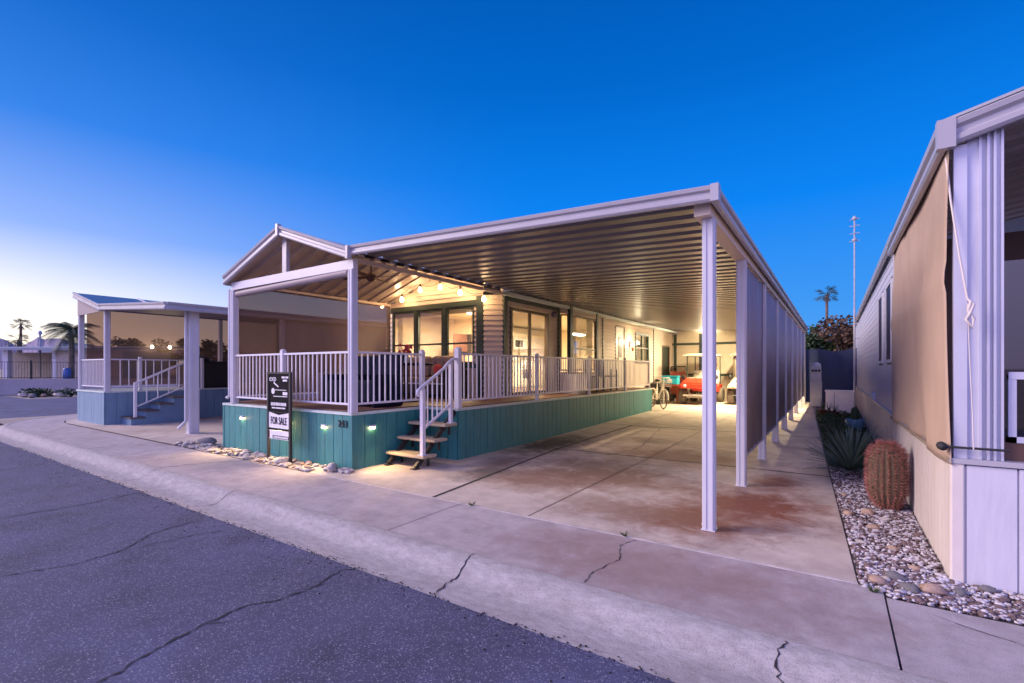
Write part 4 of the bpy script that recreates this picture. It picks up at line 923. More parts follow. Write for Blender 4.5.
b=MB(); b.extr([(0,0),(.05,0),(.06,.03),(.03,.06),(.05,.1),(0,.12)],(.68,8.3,3.22),(.68,24,3.22),(-1,0,0)); b.build('eave',M['fascia'],rh)
for y in (10.7,9.1): window(rh,(WX+.02,y+.9),(WX+.02,y),1.6,2.85,(-1,0),.05,'siding_pale',glass='dark_pane',mullh=(.5,),depth=.02)
b=MB(); b.box(WX-.04,WX+.02,12.5,13.2,.86,1.0); b.box(WX-.02,WX+.02,8.4,8.5,.85,3.2); b.build('wall_batten',M['siding_pale'],rh)
# tan drop shade
aw=thing('drop_shade','tan canvas drop shade hung from the neighbouring roof edge','awning',(.62,6.6,.9))
b=MB(); vs=[]; ny,nz=40,30
for i in range(ny+1):
    u=i/ny; y=4.50+u*4.07
    for j in range(nz+1):
        v=j/nz; yy=y+(.05*math.sin(v*PI)*(1-u)**3 if u<.5 else 0); zlo=.83-.03*u; zhi=3.10
        z=zlo+(zhi-zlo)*v; bel=math.sin(v*PI)*.02
        x=.684-bel*.6-.012*math.sin(u*9+v*1.5)-.02*math.exp(-((u-.22-.08*v)/.05)**2)*(1-v)-.015*math.exp(-((v-.58)/.03)**2)+.012*math.exp(-((u-.4-.3*(v-.2))/.04)**2)-.02*math.exp(-(v/.12)**2)*math.sin(u*16)
        vs.append((x,yy,z))
m2=nz+1
b.add(vs,[(i*m2+j,(i+1)*m2+j,(i+1)*m2+j+1,i*m2+j+1) for i in range(ny) for j in range(nz)],True); sc_=b.build('fabric',M['awning'],aw)
mo=sc_.modifiers.new('thick','SOLIDIFY'); mo.thickness=.003
b=MB(); b.tube([(.665,4.50,3.12),(.665,8.6,3.12)],.035,10); b.build('roller',M['fascia'],aw)
b=MB(); b.tube([(.672,4.52,.86),(.672,8.6,.82)],.014,8); b.build('hem_bar',M['cover_brown'],aw)
rp_=thing('awning_rope','white rope with a knot hanging beside the tan drop shade','rope',(.72,4.5,1.9))
b=MB(); b.tube([(.66,4.55,3.0),(.68,4.52,2.7),(.72,4.49,2.3),(.76,4.47,1.98)],.007,6); 
b.tube([(.76,4.47,1.98),(.79,4.46,1.94),(.77,4.45,1.88),(.75,4.46,1.84),(.78,4.45,1.78),(.79,4.46,1.84),(.76,4.455,1.9),(.775,4.46,1.96)],.010,6)
b.tube([(.76,4.47,1.95),(.77,4.47,1.6),(.785,4.47,1.2),(.79,4.47,.95)],.004,5); b.build('rope',M['skirt_cream'],rp_)
b=MB(); b.tube([(.64,4.50,.955),(.97,4.49,.955)],.009,6); b.lathe((.635,4.52,.955),[(0,-.04),(.03,-.03),(.03,.03),(0,.04)],8,axis='y')
tag(b.build('tie_bar',M['black_rubber'],loc=(.8,4.5,.95)),'black tie rod across the foot of the corrugated corner panel','tie rod')
# ------------------------------------------------------------------ LEFT NEIGHBOUR
nb=thing('neighbour_porch','blue skirted porch with shed roof and white columns on the corner lot','porch',(-17,4.6,0))
NX0,NX1=-18.4,-16.2
b=MB(); boards(b,(NX0,4.6),(NX1,4.6),0,.86,(0,-1),.2); boards(b,(NX1,4.6),(NX1,16),0,.86,(1,0),.25); b.box(NX0,NX1,4.62,16,.0,.84); b.build('skirt',M['neigh_skirt'],nb)
b=MB(); b.box(NX0-.03,NX1+.03,4.56,16,.86,.90); b.build('cap_trim',M['trim_pale'],nb)
railing(nb,(NX0+.1,4.66),(NX1-.06,4.66),1.0,1.78); railing(nb,(NX1-.05,4.75),(NX1-.05,6.9),1.0,1.78,sp=.2); railing(nb,(NX1-.05,8.0),(NX1-.05,15.8),1.0,1.78,sp=.2,bal=.03)
for x,y,z1 in ((NX0+.05,4.66,3.5),(NX1-.05,4.66,3.1),(NX0+.05,8.5,3.5)): post(nb,x,y,.9,z1,.11,name='post')
for x,y in ((NX1-.05,7.0),(NX1-.05,8.0),(NX1-.05,5.4)): post(nb,x,y,.9,1.84,.07,name='railing_post',groove=False)
# roof: high edge left, eave right; then flat carport to the right
rf=MB(); rf.obox((-18.3,4.5,3.68),(2.15,0,-.52),(0,18,0),(0,0,.03)); 
rf.build('roof',M['neigh_roof'],nb)
b=MB()
for y in (6.0,9.0,12.0): b.obox((-18.3,y,3.712),(2.15,0,-.52),(0,.06,0),(0,0,.02))
b.build('roof_seam',M['white_paint'],nb)
b=MB(); b.extr(GP,(-18.3,4.5,3.58),(-16.15,4.5,3.06),(0,-1,0)); b.extr(GP,(-16.15,4.5,3.08),(-12.1,4.5,2.82),(0,-1,0)); b.extr(GP,(-12.1,4.5,2.82),(-12.1,22,2.88),(1,0,0)); b.build('gutter',M['fascia'],nb)
b=MB(); b.add([(-18.25,4.55,3.55),(-16.2,4.55,3.05),(-18.25,4.55,3.05),(-18.25,4.58,3.55),(-16.2,4.58,3.05),(-18.25,4.58,3.05)],[(0,2,1),(3,4,5),(0,3,5,2),(2,5,4,1),(1,4,3,0)]); b.build('gable_panel',M['porch_shade'],nb)
b=MB(); b.obox((-16.15,4.55,3.08),(4.05,0,-.20),(0,17.4,0),(0,0,.03)); b.obox((-18.28,4.6,3.55),(2.1,0,-.50),(0,17.4,0),(0,0,.03)); b.build('ceiling',M['mauve'],nb)
post(nb,-12.45,5.16,0,2.90,.20,groove=True,name='column')
b=MB(); b.tube([(-12.45,5.02,2.85),(-12.45,5.02,.3),(-12.55,4.9,.12)],.035,8); b.build('downspout',M['white_paint'],nb)
for i in range(6):
    y=7.2+2.4*i; post(nb,-12.2,y,gh(y),2.95,.1,name='column')
    b=MB(); b.box(-12.205,-12.195,y+.05,y+2.35,.5,2.92); b.build('shade_screen',M['screen_side'],nb)
b=MB(); b.box(NX0-.02,NX0-.01,4.8,8.45,1.0,3.5); b.build('side_screen',M['screen_neigh'],nb)
b=MB(); b.box(NX0-.02,NX0-.01,8.55,14.5,1.0,3.5); b.build('side_screen',M['screen_neigh'],nb)
b=MB(); b.box(NX1-.12,NX1-.1,9.4,16,.9,3.04); b.build('wall',M['neigh_wall'],nb)
for y in (9.6,11.0): window(nb,(NX1-.09,y),(NX1-.09,y+1.2),1.5,2.7,(1,0),.08,'white_paint',glass='glass_far')
for x,y in ((-18.3,6.4),(-18.3,6.9)):
    b=MB(); b.lathe((x,y,2.22),[(0,-.06),(.035,-.05),(.05,0),(.03,.05)],12); b.build('screen_glint',M['int_glow'],nb); light('glint_lamp','POINT',(x+.12,y,2.2),2.5,(1,.75,.4),nb,size=.06)  # glowing globes and lamps added to imitate two reflections on the side screen
sn=thing('porch_stairs','blue closed stairs with dark treads climbing the corner lot porch','stairs',(-15.9,5.4,0))
b=MB(); tr2=MB()
for i in range(4):
    y=4.95+.33*i; b.box(-16.15,-15.5,y,y+.33,0,.17*(i+1)+.0); tr2.box(-16.14,-15.47,y-.03,y+.31,.17*(i+1)+.002,.17*(i+1)+.04)
b.build('riser',M['neigh_stair'],sn); tr2.build('tread',M['dark_tread'],sn)
b=MB(); X=-15.53
b.bar((X,5.05,1.12),(X,6.35,1.75),.04,.05); b.bar((X,5.05,.48),(X,6.35,1.05),.03,.03)
for k in range(6): y=5.05+1.3*k/5; b.box(X-.012,X+.012,y-.012,y+.012,(.2 if k==0 else .48+.57*k/5),1.12+.63*k/5)
b.box(X-.03,X+.03,5.02,5.08,.2,1.14); b.box(X-.03,X+.03,6.32,6.38,.7,1.80); b.build('handrail',M['white_rail'],sn)
gr=thing('covered_grill','black covered grill behind the corner porch railing','grill',(-16.9,7.3,.9))
b=MB(); b.box(-17.3,-16.6,6.7,8.0,.9,1.75); b.build('cover',M['steel_dark'],gr,bevel=.08)
b=MB(); b.lathe((-16.9,7.2,1.75),[(.3,0),(.26,.1),(.1,.16),(0,.17)],12); b.build('lid',M['steel_dark'],gr)
# ------------------------------------------------------------------ things at the rear of the carport
def wheel(par,c,r,w,axis='x',hub='rim',bolts=True):
    b=MB(); b.lathe(c,[(r*.55,-w/2),(r*.9,-w/2),(r,-w/2*.7),(r,w/2*.7),(r*.9,w/2),(r*.55,w/2)],22,axis)
    q=b.build('wheel',M['tyre'],par); b=MB(); b.lathe(c,[(0,-w*.35),(r*.3,-w*.42),(r*.56,-w*.38),(r*.56,w*.38),(r*.3,w*.42),(0,w*.35)],16,axis); b.build('rim',M[hub],q); return q
def golf_cart(lab,x,y,z,body,roof,covered=False,name='golf_cart'):
    t=thing(name,lab,'golf cart',(x,y,z))
    # faces -Y; x centre, y = front axle
    for s_ in(-1,1):
        wheel(t,(x+s_*.52,y,z+.31),.31,.24); wheel(t,(x+s_*.52,y+1.65,z+.31),.31,.24)
    b=MB(); b.obox((x-.50,y-.42,z+.68),(1.0,0,0),(0,.75,.16),(0,0,.18)); b.obox((x-.56,y-.48,z+.62),(1.12,0,0),(0,.12,0),(0,0,.18)); b.build('hood',M[body],t,bevel=.04)
    for s_ in(-1,1): b=MB(); b.box(x+s_*.5-.13,x+s_*.5+.13,y-.32,y+.32,z+.63,z+.70); b.build('fender',M[body],t,bevel=.02)
    b=MB(); b.box(x-.55,x+.55,y+1.2,y+2.0,z+.45,z+.75); b.build('rear_body',M[body],t,bevel=.04)
    b=MB(); b.box(x-.45,x+.45,y+.3,y+1.3,z+.28,z+.34); b.bar((x-.38,y,z+.27),(x+.38,y,z+.27),.06,.06); b.bar((x-.3,y-.3,z+.3),(x-.2,y+.5,z+.35),.05,.05); b.bar((x+.3,y-.3,z+.3),(x+.2,y+.5,z+.35),.05,.05); b.tube([(x-.42,y-.5,z+.36),(x+.42,y-.5,z+.36)],.03); 
    for s_ in(-1,1): b.tube([(x+s_*.12,y-.1,z+.25),(x+s_*.35,y-.05,z+.5)],.035)
    b.build('chassis',M['rim'] if not covered else M['steel_dark'],t)
    b=MB(); b.box(x-.5,x+.5,y+1.0,y+1.5,z+.75,z+.86).obox((x-.5,y+1.45,z+.8),(1,0,0),(0,.08,0),(0,.1,.5)); b.build('seat',M['canopy_white'] if not covered else M['cover_brown'],t,bevel=.03)
    b=MB(); b.box(x-.48,x+.48,y+.28,y+.40,z+.80,z+1.02); b.build('dashboard',M['canopy_white'] if not covered else M['cart_tan'],t,bevel=.03)
    for s_ in(-1,1):
        b=MB(); b.lathe((x+s_*.36,y-.49,z+.72),[(0,-.02),(.055,-.02),(.06,.02)],12,'y'); b.build('headlight',M['white_paint'],t)
        b=MB(); b.blob((x+s_*.62,y+.35,z+1.05),.07,.04,.09,seed=1,j=.02); b.build('mirror',M['black_rubber'],t)
        b=MB(); b.bar((x+s_*.49,y+.35,z+.7),(x+s_*.49,y+.45,z+1.88),.035,.035); b.bar((x+s_*.49,y+1.8,z+.7),(x+s_*.49,y+1.75,z+1.88),.035,.035); b.build('roof_post',M['green_trim'] if not covered else M['steel_dark'],t)
    b=MB(); b.tube([(x-.25,y+.55,z+.9),(x-.25,y+.8,z+1.0)],.02); b.lathe((x-.25,y+.82,z+1.02),[(.17,-.015),(.19,0),(.17,.015)],16,'y'); b.build('steering_wheel',M['black_rubber'],t)
    b=MB(); b.box(x-.60,x+.60,y+.15,y+2.0,z+1.88,z+1.93); b.obox((x-.5,y+.3,z+1.93),(1.0,0,0),(0,1.6,0),(0,0,.04)); b.build('canopy',M[roof],t,bevel=.02)
    b=MB(); b.box(x-.47,x+.47,y+.38,y+.385,z+.95,z+1.86); b.build('windshield',M['glass'],t)
    if covered:
        b=MB(); b.box(x-.55,x+.55,y+.42,y+1.95,z+.9,z+1.87); b.build('enclosure',M['cover_brown'],t,bevel=.08)
    return t
golf_cart('red golf cart with white canopy parked under the rear of the carport',-4.38,19.4,gh(19.4),'cart_red','canopy_white')
golf_cart('beige golf cart with brown canvas enclosure parked by the back wall',-2.75,20.0,gh(20),'cart_tan','cover_brown',True)
# bicycle with white basket/frame at the end of the deck
def bicycle(lab,x,y,z):
    t=thing('bicycle',lab,'bicycle',(x,y,z))
    def ring(cx,cy,cz,r,n=20,ax='x'):
        return [(cx,cy+r*math.cos(2*PI*k/n),cz+r*math.sin(2*PI*k/n)) for k in range(n+1)]
    for yy in (y-.5,y+.55):
        b=MB(); b.tube(ring(x,yy,z+.33,.31),.022,6,False); w_=b.build('wheel',M['tyre'],t); b=MB()
        for k in range(10): a=k*PI/5; b.tube([(x,yy,z+.33),(x,yy+.3*math.cos(a),z+.33+.3*math.sin(a))],.004,4); 
        b.build('spokes',M['bike_white'],w_)
        b=MB(); b.tube([(x,yy+.35*math.cos(a),z+.33+.35*math.sin(a)) for a in [k*PI/10 for k in range(11)]],.03,6); b.build('mudguard',M['bike_white'],t)
    b=MB()
    P={'h':(x,y-.38,z+.85),'bb':(x,y+.08,z+.3),'s':(x,y+.2,z+.72),'r':(x,y+.55,z+.33),'f':(x,y-.5,z+.33)}
    for a,c in (('h','bb'),('bb','s'),('bb','r'),('s','r'),('h','f')): b.tube([P[a],P[c]],.022,8)
    b.tube([(x,y-.38,z+.75),(x,y-.1,z+.5),(x,y+.12,z+.5)],.018,8); b.tube([P['s'],(x,y+.23,z+.95)],.015); b.tube([P['h'],(x,y-.36,z+1.08)],.016); b.build('frame',M['bike_white'],t)
    b=MB(); b.tube([(x-.32,y-.18,z+1.02),(x-.2,y-.32,z+1.1),(x,y-.36,z+1.08),(x+.2,y-.32,z+1.1),(x+.32,y-.18,z+1.02)],.014); b.build('handlebar',M['bike_white'],t)
    b=MB(); b.blob((x,y+.23,z+.98),.1,.15,.05,seed=3,j=.05,seg=10); b.build('saddle',M['black_rubber'],t)
    b=MB(); b.box(x-.16,x+.16,y-.7,y-.45,z+.78,z+.8)
    for k in range(6):
        for zz in (.8,.88,.96): pass
        b.bar((x-.16+k*.064,y-.7,z+.8),(x-.16+k*.064,y-.7,z+1.0),.008,.008); b.bar((x-.16+k*.064,y-.45,z+.8),(x-.16+k*.064,y-.45,z+1.0),.008,.008)
    for zz in (.86,.93,1.0): b.bar((x-.16,y-.7,z+zz),(x+.16,y-.7,z+zz),.008,.008); b.bar((x-.16,y-.45,z+zz),(x+.16,y-.45,z+zz),.008,.008); b.bar((x-.16,y-.7,z+zz),(x-.16,y-.45,z+zz),.008,.008); b.bar((x+.16,y-.7,z+zz),(x+.16,y-.45,z+zz),.008,.008)
    b.build('basket',M['bike_white'],t); return t
bk1=bicycle('white bicycle with black saddle parked at the end of the teal deck',0,0,0); bk1.location=(-5.22,17.1,gh(17.1)); bk1.rotation_euler=(0,.08,math.radians(38))
cl=thing('cooler','bright turquoise cooler box on a dark stand','cooler',(-5.42,19.6,.14)); z_=gh(19.6)
b=MB(); b.box(-5.75,-5.15,19.4,19.8,z_+.75,z_+1.03); b.build('body',M['cyan'],cl,bevel=.02)
b=MB(); b.box(-5.77,-5.13,19.38,19.82,z_+1.035,z_+1.09); b.build('lid',M['cyan'],cl,bevel=.015)
b=MB(); b.box(-5.55,-5.35,19.385,19.4,z_+.82,z_+.96); b.build('label_panel',M['white_paint'],cl)
ws=thing('work_stand','dark wooden stand carrying the turquoise cooler','stand',(-5.45,19.6,z_))
b=MB(); b.box(-5.8,-5.1,19.35,19.85,z_+.70,z_+.745); b.build('top',M['red_paint'],ws)
for sx in(-5.76,-5.14):
    for sy_ in(19.4,19.8): b=MB(); b.box(sx-.03,sx+.03,sy_-.03,sy_+.03,z_,z_+.70); b.build('leg',M['red_paint'],ws)
tc=thing('trash_can','black wheeled trash can behind the bicycle','trash can',(-5.75,18.7,.13)); z_=gh(18.7)
b=MB(); b.add([(-5.98,18.5,z_),(-5.56,18.5,z_),(-5.56,18.95,z_),(-5.98,18.95,z_),(-6.03,18.42,z_+.75),(-5.5,18.42,z_+.75),(-5.5,19.0,z_+.75),(-6.03,19.0,z_+.75)],[(0,3,2,1),(4,5,6,7),(0,1,5,4),(1,2,6,5),(2,3,7,6),(3,0,4,7)]); b.build('body',M['black_rubber'],tc)
b=MB(); b.obox((-6.05,18.4,z_+.755),(.57,0,0),(0,.62,.03),(0,0,.05)); b.build('lid',M['black_rubber'],tc,bevel=.01)
for x in(-5.98,-5.56): wheel(tc,(x,18.98,z_+.1),.1,.05)
ht=thing('tool_chest','red tool chest on a shelf behind the turquoise cooler','tool chest',(-5.35,20.6,gh(20.6))); z_=gh(20.6)
b=MB(); b.box(-5.66,-5.15,20.4,20.8,z_+.3,z_+1.25); b.build('cabinet',M['red_paint'],ht,bevel=.015)
for k in range(4): b=MB(); b.box(-5.69,-5.08,20.385,20.398,z_+.36+k*.23,z_+.55+k*.23); b.build('drawer',M['red_paint'],ht)
b=MB(); b.tube([(-5.7,20.5,z_+1.3),(-5.68,20.5,z_+1.45),(-5.1,20.5,z_+1.45),(-5.08,20.5,z_+1.3)],.02); b.build('handle',M['steel_dark'],ht)
b=MB()
for x in(-5.68,-5.09):
    for y in (20.44,20.76): b.box(x-.03,x+.03,y-.03,y+.03,z_,z_+.3)
b.build('leg',M['steel_dark'],ht)
def fp(px,d): # point at image column and depth along view
    th=math.atan(322/480); s,c=math.sin(th),math.cos(th); l=(px-512)/480*d; return V((-d*s+l*c,d*c+l*s))
# ------------------------------------------------------------------ trees, palms
def leafcloud(b,c,r,n,size,R,flat=1.):
    for k in range(n):
        d=V((R.gauss(0,1),R.gauss(0,1),R.gauss(0,1))).normalized()*(R.random()**.45); p=V(c)+V((d.x*r[0],d.y*r[1],d.z*r[2])); s_=size*R.uniform(.6,1.3)
        u=V((R.uniform(-1,1),R.uniform(-1,1),R.uniform(-.6,.6))).normalized()*s_; v=u.cross(V((R.uniform(-1,1),R.uniform(-1,1),R.uniform(-1,1)))).normalized()*s_*.5
        b.add([p-u,p-v,p+u,p+v],[(0,1,2,3)])
def tree(name,lab,x,y,h,r,seed,mt,z0=0,n=2200,size=.16,clumps=14,low=.35):
    R=random.Random(seed); t=thing(name,lab,'tree',(x,y,z0)); b=MB()
    b.tube([(x,y,z0),(x+R.uniform(-.1,.1),y,z0+h*.25),(x+R.uniform(-.2,.2),y,z0+h*.5)],[.16,.13,.09],8)
    cl_=[]
    for k in range(clumps):
        a=R.uniform(0,2*PI); rr=r*math.sqrt(R.random())*.8; zz=z0+h*R.uniform(low,.9); cl_.append((x+math.cos(a)*rr,y+math.sin(a)*rr,zz))
        b.tube([(x,y,z0+h*.3),((x+cl_[-1][0])/2,(y+cl_[-1][1])/2,(z0+h*.4+zz)/2),cl_[-1]],[.06,.04,.015],5)
    b.build('trunk',M['bark'],t); b=MB()
    for c in cl_: q=R.uniform(.25,.45)*r; leafcloud(b,c,(q,q,q*.75),n//clumps,size,R)
    b.build('crown',M[mt],t); return t
tree('bougainvillea_tree','reddish leaved bush above the tarp fence, left of the mast',0.5,30,4.1,2.2,5,'leaf_red',0,3000,.13,16)
tree('shade_tree','dark green bushy tree behind the tarp fence',-.4,32,3.6,2.6,6,'leaf_dark',0,4200,.14,18)
tree('shade_tree','taller dark green tree right of the thin palm by the mast',1.6,33,5.0,2.0,9,'leaf_dark',0,4200,.14,18)
tree('shade_tree','low dark bush just behind the carport corner',-1.6,27,2.9,1.2,12,'leaf_dark',0,2000,.1,10)
def palm(name,lab,x,y,h,cr,seed,nf=22,z0=0,trunk=.14,fan=False):
    R=random.Random(seed); t=thing(name,lab,'palm tree',(x,y,z0)); b=MB(); pts=[]; rs=[]
    for i in range(9): u=i/8; pts.append((x+.15*math.sin(u*2),y,z0+h*u)); rs.append(trunk*(1.25-.4*u)*(1+.06*(i%2)))
    b.tube(pts,rs,10); b.build('trunk',M['bark'],t); b=MB(); top=V(pts[-1])
    for k in range(nf):
        a=2*PI*k/nf*2.4+R.uniform(-.2,.2); el=R.uniform(-.5,1.25); L=cr*R.uniform(.8,1.1); hd=V((math.cos(a),math.sin(a),0)); sd_=V((-math.sin(a),math.cos(a),0)); q=[]
        for i in range(10):
            u=i/9; q.append(top+hd*(L*u*math.cos(el*(1-.35*u)))+V((0,0,L*(u*math.sin(el)-.55*u*u*(1.1 if not fan else .4)))))
        b.tube(q,[.018*(1-.08*i)*cr/1.5 for i in range(10)],4,False)
        for i in range(1,10):
            for sg_ in(-1,1):
                for m3 in range(3):
                    u=(m3)/3; p=q[i-1].lerp(q[i],u); tl=(.42*cr)*(math.sin(PI*min(1,(i+u)/10.5))**.6)*(1 if not fan else (1.2 if i>5 else .1)); dirn=(q[i]-q[i-1]).normalized()
                    tip=p+sd_*sg_*tl*.7+dirn*tl*.6-V((0,0,tl*.35)); w_=dirn*.02*cr/1.5
                    b.add([p-w_,p+w_,tip],[(0,1,2)])
    b.build('crown',M['palm_leaf'],t)
    b=MB()
    if fan:
        for k in range(30): a=R.uniform(0,6.3); b.tube([top+V((0,0,-.1)),top+V((math.cos(a)*.3*cr,math.sin(a)*.3*cr,-.7*cr*R.uniform(.6,1)))],[.03,.01],4)
        b.build('dead_fronds',M['bark'],t)
    return t
palm('date_palm','feathery date palm behind the corner porch post',*fp(71,34.5),3.4,1.8,3,34,.8,.16)
palm('fan_palm','slender fan palm against the sky above the back hedge',-.75,58,9.0,1.1,4,34,0,.14,True)
palm('fan_palm','tall thin palm at far left, the higher of the pair',*fp(20.5,70),8.0,1.2,5,30,0,.16,True)
palm('fan_palm','shorter palm of the pair at far left',*fp(18,68),5.6,1.3,6,28,0,.16,True)
# distant trees seen through the corner porch screen
for i,(x,y,h,r) in enumerate([(*fp(128,62),5.6,2.6),(*fp(150,62),4.0,1.6),(*fp(178,60),5.8,3.0),(*fp(216,60),5.2,3.)]):
    tree('street_tree',['rounded tree seen through the left part of the corner porch screen','small low tree seen through the middle of the corner porch screen','broad tree seen through the right part of the corner porch screen','far tree beside the broad tree behind the corner porch'][i],x,y,h,r,40+i,'leaf_dark',0,1800,.22,12)
# ------------------------------------------------------------------ far left: wall, fence, house, mountains
rw=MB(); A,Bq=V((-48,1.0)),V((-33,22)); d_=(Bq-A).normalized(); nn=V((-d_.y,d_.x))
rw.obox((A.x,A.y,-.14),(Bq.x-A.x,Bq.y-A.y,0),(nn.x*.25,nn.y*.25,0),(0,0,1.0)); tag(rw.build('retaining_wall',M['retain'],loc=(A.x,A.y,-.14)),'low plain retaining wall across the side street','wall')
b=MB(); b.add([(A.x+nn.x*.2,A.y+nn.y*.2,.8),(Bq.x+nn.x*.2,Bq.y+nn.y*.2,.8),(Bq.x+nn.x*40,Bq.y+nn.y*40,.8),(A.x+nn.x*40,A.y+nn.y*40,.8)],[(0,1,2,3)]); b.build('terrace',M['desert'],kind='structure')
fe=thing('yard_fence','black metal fence on top of the low retaining wall','fence',(A.x,A.y,.85)); L=(Bq-A).length
b=MB(); k=0
while k*.14<L: p=A+d_*(k*.14)+nn*.12; b.box(p.x-.008,p.x+.008,p.y-.008,p.y+.008,.86,1.95); k+=1
b.bar((A.x+nn.x*.12,A.y+nn.y*.12,1.95),(Bq.x+nn.x*.12,Bq.y+nn.y*.12,1.95),.03,.03); b.bar((A.x+nn.x*.12,A.y+nn.y*.12,.95),(Bq.x+nn.x*.12,Bq.y+nn.y*.12,.95),.03,.03); b.build('pickets',M['steel_dark'],fe)
for k in range(0,int(L/3)+1): p=A+d_*(k*3)+nn*.12; b=MB(); b.box(p.x-.05,p.x+.05,p.y-.05,p.y+.05,.86,2.05); b.build('post',M['steel_dark'],fe)
fh=thing('far_house','low stucco house with open carport across the side street','house',(-55,15,.8))
D0=36.; a0,a1=fp(-60,D0),fp(56,D0); a2=fp(90,D0+1); dd=(a1-a0).normalized(); nv=V((-dd.y,dd.x)); 
if nv.dot(a0)<0: nv=-nv
b=MB(); b.obox((a0.x+nv.x*5,a0.y+nv.y*5,.8),((a1-a0).x,(a1-a0).y,0),(nv.x*.2,nv.y*.2,0),(0,0,2.1)); b.obox((a1.x,a1.y,.8),(nv.x*5,nv.y*5,0),(dd.x*5,dd.y*5,0),(0,0,2.1)); b.build('wall',M['stucco'],fh)
for px in (3,52): p=fp(px,D0); b=MB(); b.obox((p.x,p.y,.8),(dd.x*.35,dd.y*.35,0),(nv.x*.35,nv.y*.35,0),(0,0,2.1)); b.build('column',M['white_paint'],fh)
b=MB(); o=a0-nv*.6; b.obox((o.x,o.y,2.9),((a1-a0).x*1.5,(a1-a0).y*1.5,0),(nv.x*9,nv.y*9,.5),(0,0,.18)); b.build('roof',M['far_roof'],fh)
b=MB(); o=a0+nv*4.9; 
for px in (14,40): q=fp(px,D0)+nv*4.95; b.obox((q.x,q.y,1.3),(dd.x*1.1,dd.y*1.1,0),(nv.x*.04,nv.y*.04,0),(0,0,1.0))
b.build('window',M['black_glass'],fh)
fh2=thing('far_house','blue grey roofed house behind the date palm','house',(-45,25,.8))
q0,q1=fp(52,46),fp(84,46); b=MB(); b.obox((q0.x,q0.y,.8),((q1-q0).x,(q1-q0).y,0),(nv.x*6,nv.y*6,0),(0,0,2.3)); b.build('wall',M['stucco'],fh2)
b=MB(); o=q0-nv*.4-(q1-q0)*.4; ww=(q1-q0)*1.9; pk=o+ww*.4; b.add([(o.x,o.y,3.0),(pk.x,pk.y,3.9),(o.x+ww.x,o.y+ww.y,3.0),(o.x+nv.x*8,o.y+nv.y*8,3.0),(pk.x+nv.x*8,pk.y+nv.y*8,3.9),(o.x+ww.x+nv.x*8,o.y+ww.y+nv.y*8,3.0)],[(0,1,4,3),(1,2,5,4),(0,2,1),(3,4,5),(0,3,5,2)]); b.build('roof',M['far_roof'],fh2)
p=fp(67,34); b=MB(); b.lathe((p.x,p.y,.8),[(0,0),(.22,0),(.24,.3),(.22,.7),(.18,.75),(0,.78)],12); tag(b.build('blue_cover',M['blue_barrel'],loc=(p.x,p.y,.8)),'bright blue covered object behind the black fence','covered object')
p=fp(40,40); b=MB(); b.tube([(p.x,p.y,.8),(p.x,p.y,4.6)],.07); b.lathe((p.x,p.y,4.4),[(.16,0),(.1,.25),(0,.3)],8); tag(b.build('utility_pole',M['tank_gray'],loc=(p.x,p.y,.8)),'thin grey pole rising above the far house roof','pole')
R=random.Random(77)
for k,(px,py_2) in enumerate([(30,397),(42,396),(50,395),(56,394),(60,396),(68,393),(74,394),(24,396)]):
    x,y=gz(px,py_2+1,-.12); o=place(R.choice([0,2,4,5]),x-.6,y+.2,R.uniform(.18,.42),'weathered landscaping rock at the foot of the retaining wall','rocks below the retaining wall',-.12)
for k,px in enumerate((26,33,39,64)):
    x,y=gz(px,397,-.12); b=MB(); leafcloud(b,(x-.8,y+.3,.1),(.5,.5,.28),260,.08,R); tag(b.build('shrub',M['leaf_dark'],loc=(x-.8,y+.3,-.12)),['small dark shrub at the left end of the rocks by the retaining wall','second small dark shrub from the left by the retaining wall','third small dark shrub from the left by the retaining wall','small dark shrub among the rocks before the date palm'][k],'shrub','shrubs below the retaining wall')
def mountain(pxs,d,depth,name):
    b=MB(); vs=[]; n=len(pxs)
    for (px,py) in pxs:
        p=fp(px,d); q=fp(px,d+depth); r=fp(px,d-depth*.6); z=1.5+(369-py)/480*d; vs+=[(r.x,r.y,-1),(p.x,p.y,z),(q.x,q.y,-1)]
    b.add(vs,[(3*i,3*i+3,3*i+4,3*i+1) for i in range(n-1)]+[(3*i+1,3*i+4,3*i+5,3*i+2) for i in range(n-1)])
    return b.build(name,M['mountain'],kind='structure')
R=random.Random(5)
def ridge(keys,step=4):
    out=[]
    for (x0,y0),(x1,y1) in zip(keys[:-1],keys[1:]):
        k=max(1,int((x1-x0)/step))
        for i in range(k): out.append((x0+(x1-x0)*i/k,y0+(y1-y0)*i/k+R.uniform(-.5,.5)))
    out.append(keys[-1]); return out
mountain(ridge([(-200,350),(-90,338),(-30,346),(0,338),(8,341),(18,346),(24,345),(38,337.5),(45,339),(60,338),(75,343),(110,347),(160,349),(240,352),(330,358)]),2400,700,'mountains')
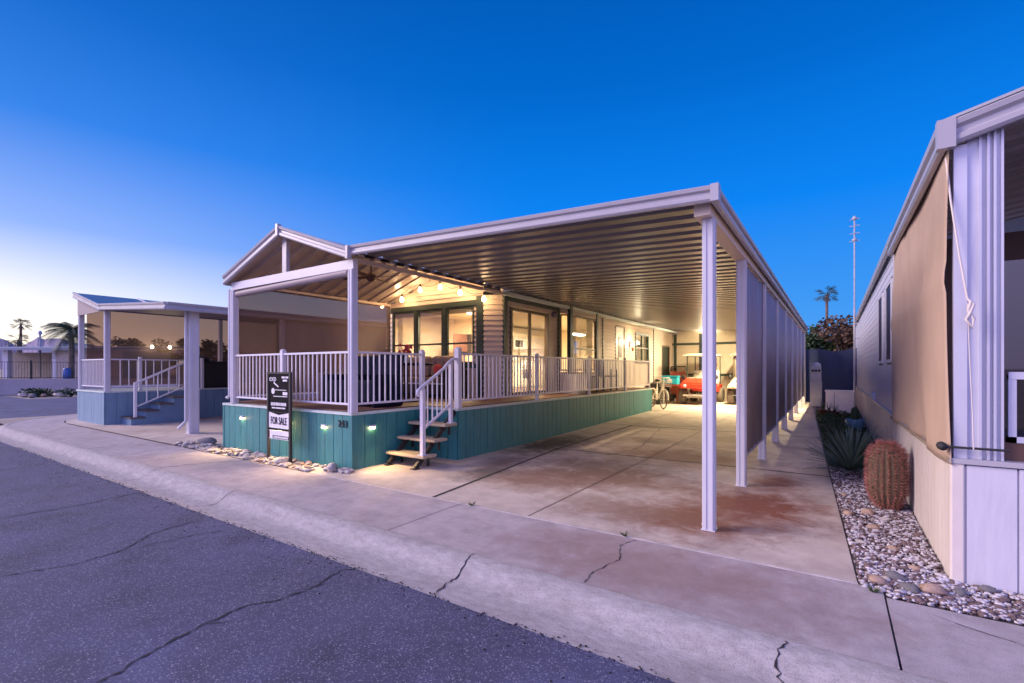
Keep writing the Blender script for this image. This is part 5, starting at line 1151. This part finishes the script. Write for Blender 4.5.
# ------------------------------------------------------------------ camera, world, sun
cd=bpy.data.cameras.new('camera'); cam=bpy.data.objects.new('camera',cd); COL.objects.link(cam); S.camera=cam
cam.location=(0,0,1.5); cam.rotation_euler=(PI/2,0,math.atan(322/480)); cd.sensor_width=36; cd.lens=16.875; cd.shift_y=27.5/1024; cd.clip_end=9000; cd.clip_start=.05
w=bpy.data.worlds.new('World'); S.world=w; w.use_nodes=True; nt=w.node_tree; N=nt.nodes; L=nt.links; bg=N['Background']
tc=N.new('ShaderNodeTexCoord'); nrm=N.new('ShaderNodeVectorMath'); nrm.operation='NORMALIZE'; L.new(tc.outputs['Generated'],nrm.inputs[0])
sep=N.new('ShaderNodeSeparateXYZ'); L.new(nrm.outputs[0],sep.inputs[0])
def math_(op,a,b=None,clamp=False):
    n=N.new('ShaderNodeMath'); n.operation=op; n.use_clamp=clamp
    for i,x in enumerate((a,b)):
        if x is None: continue
        if isinstance(x,(int,float)): n.inputs[i].default_value=x
        else: L.new(x,n.inputs[i])
    return n.outputs[0]
def ramp(fac,stops):
    r=N.new('ShaderNodeValToRGB'); e=r.color_ramp.elements
    while len(e)<len(stops): e.new(.5)
    for i,(p,c) in enumerate(stops): e[i].position=p; e[i].color=c+(1,)
    L.new(fac,r.inputs[0]); return r.outputs[0]
z=sep.outputs['Z']
def mix(f,a,b):
    m=N.new('ShaderNodeMix'); m.data_type='RGBA'
    if isinstance(f,(int,float)): m.inputs[0].default_value=f
    else: L.new(f,m.inputs[0])
    L.new(a,m.inputs[6]); L.new(b,m.inputs[7]); return m.outputs[2]
SK=.60
sc=lambda st: [(p,tuple(x*SK for x in c)) for p,c in st]
base=ramp(z,sc([(0,(.10,.38,.90)),(.12,(.05,.31,.88)),(.3,(.004,.225,.88)),(.5,(.0005,.135,.60)),(.75,(.0005,.07,.36)),(1,(.001,.06,.3))]))
glow=ramp(z,sc([(0,(1.35,1.05,.70)),(.05,(1.35,1.2,1.0)),(.12,(.98,.98,1.08)),(.21,(.34,.50,1.0)),(.36,(.05,.24,.82)),(.5,(.015,.15,.62)),(.7,(.004,.08,.34))]))
def dotv(v):
    n=N.new('ShaderNodeVectorMath'); n.operation='DOT_PRODUCT'; L.new(nrm.outputs[0],n.inputs[0]); n.inputs[1].default_value=v; return n.outputs['Value']
gd=dotv((-.96,-.28,0)); f=math_('SUBTRACT',gd,.22); f=math_('DIVIDE',f,.70,True); f=math_('POWER',f,1.9)
sky=mix(f,base,glow)
# rose band of the sky opposite the sunset (behind the camera)
rose=ramp(z,[(0,(.50,.42,.72)),(.2,(.70,.62,1.12)),(.5,(.44,.45,1.18)),(1,(.03,.11,.5))])
gb=dotv((.25,-.97,0)); fb=math_('MULTIPLY',math_('ADD',gb,.05),1.4,True)
sky=mix(fb,sky,rose); L.new(sky,bg.inputs[0]); bg.inputs[1].default_value=1.0
sun=light('sun','SUN',(-20,-8,20),2.4,(1,.80,.74),size=math.radians(32)); sun.rotation_euler=V((-.80,-.50,.50)).to_track_quat('Z','Y').to_euler()
S.view_settings.view_transform='Standard'; S.view_settings.look='None'; S.view_settings.exposure=.8; S.view_settings.gamma=1
S.cycles.max_bounces=8; S.cycles.transparent_max_bounces=16; S.cycles.sample_clamp_indirect=6
try: S.cycles.use_denoising=True
except Exception: pass
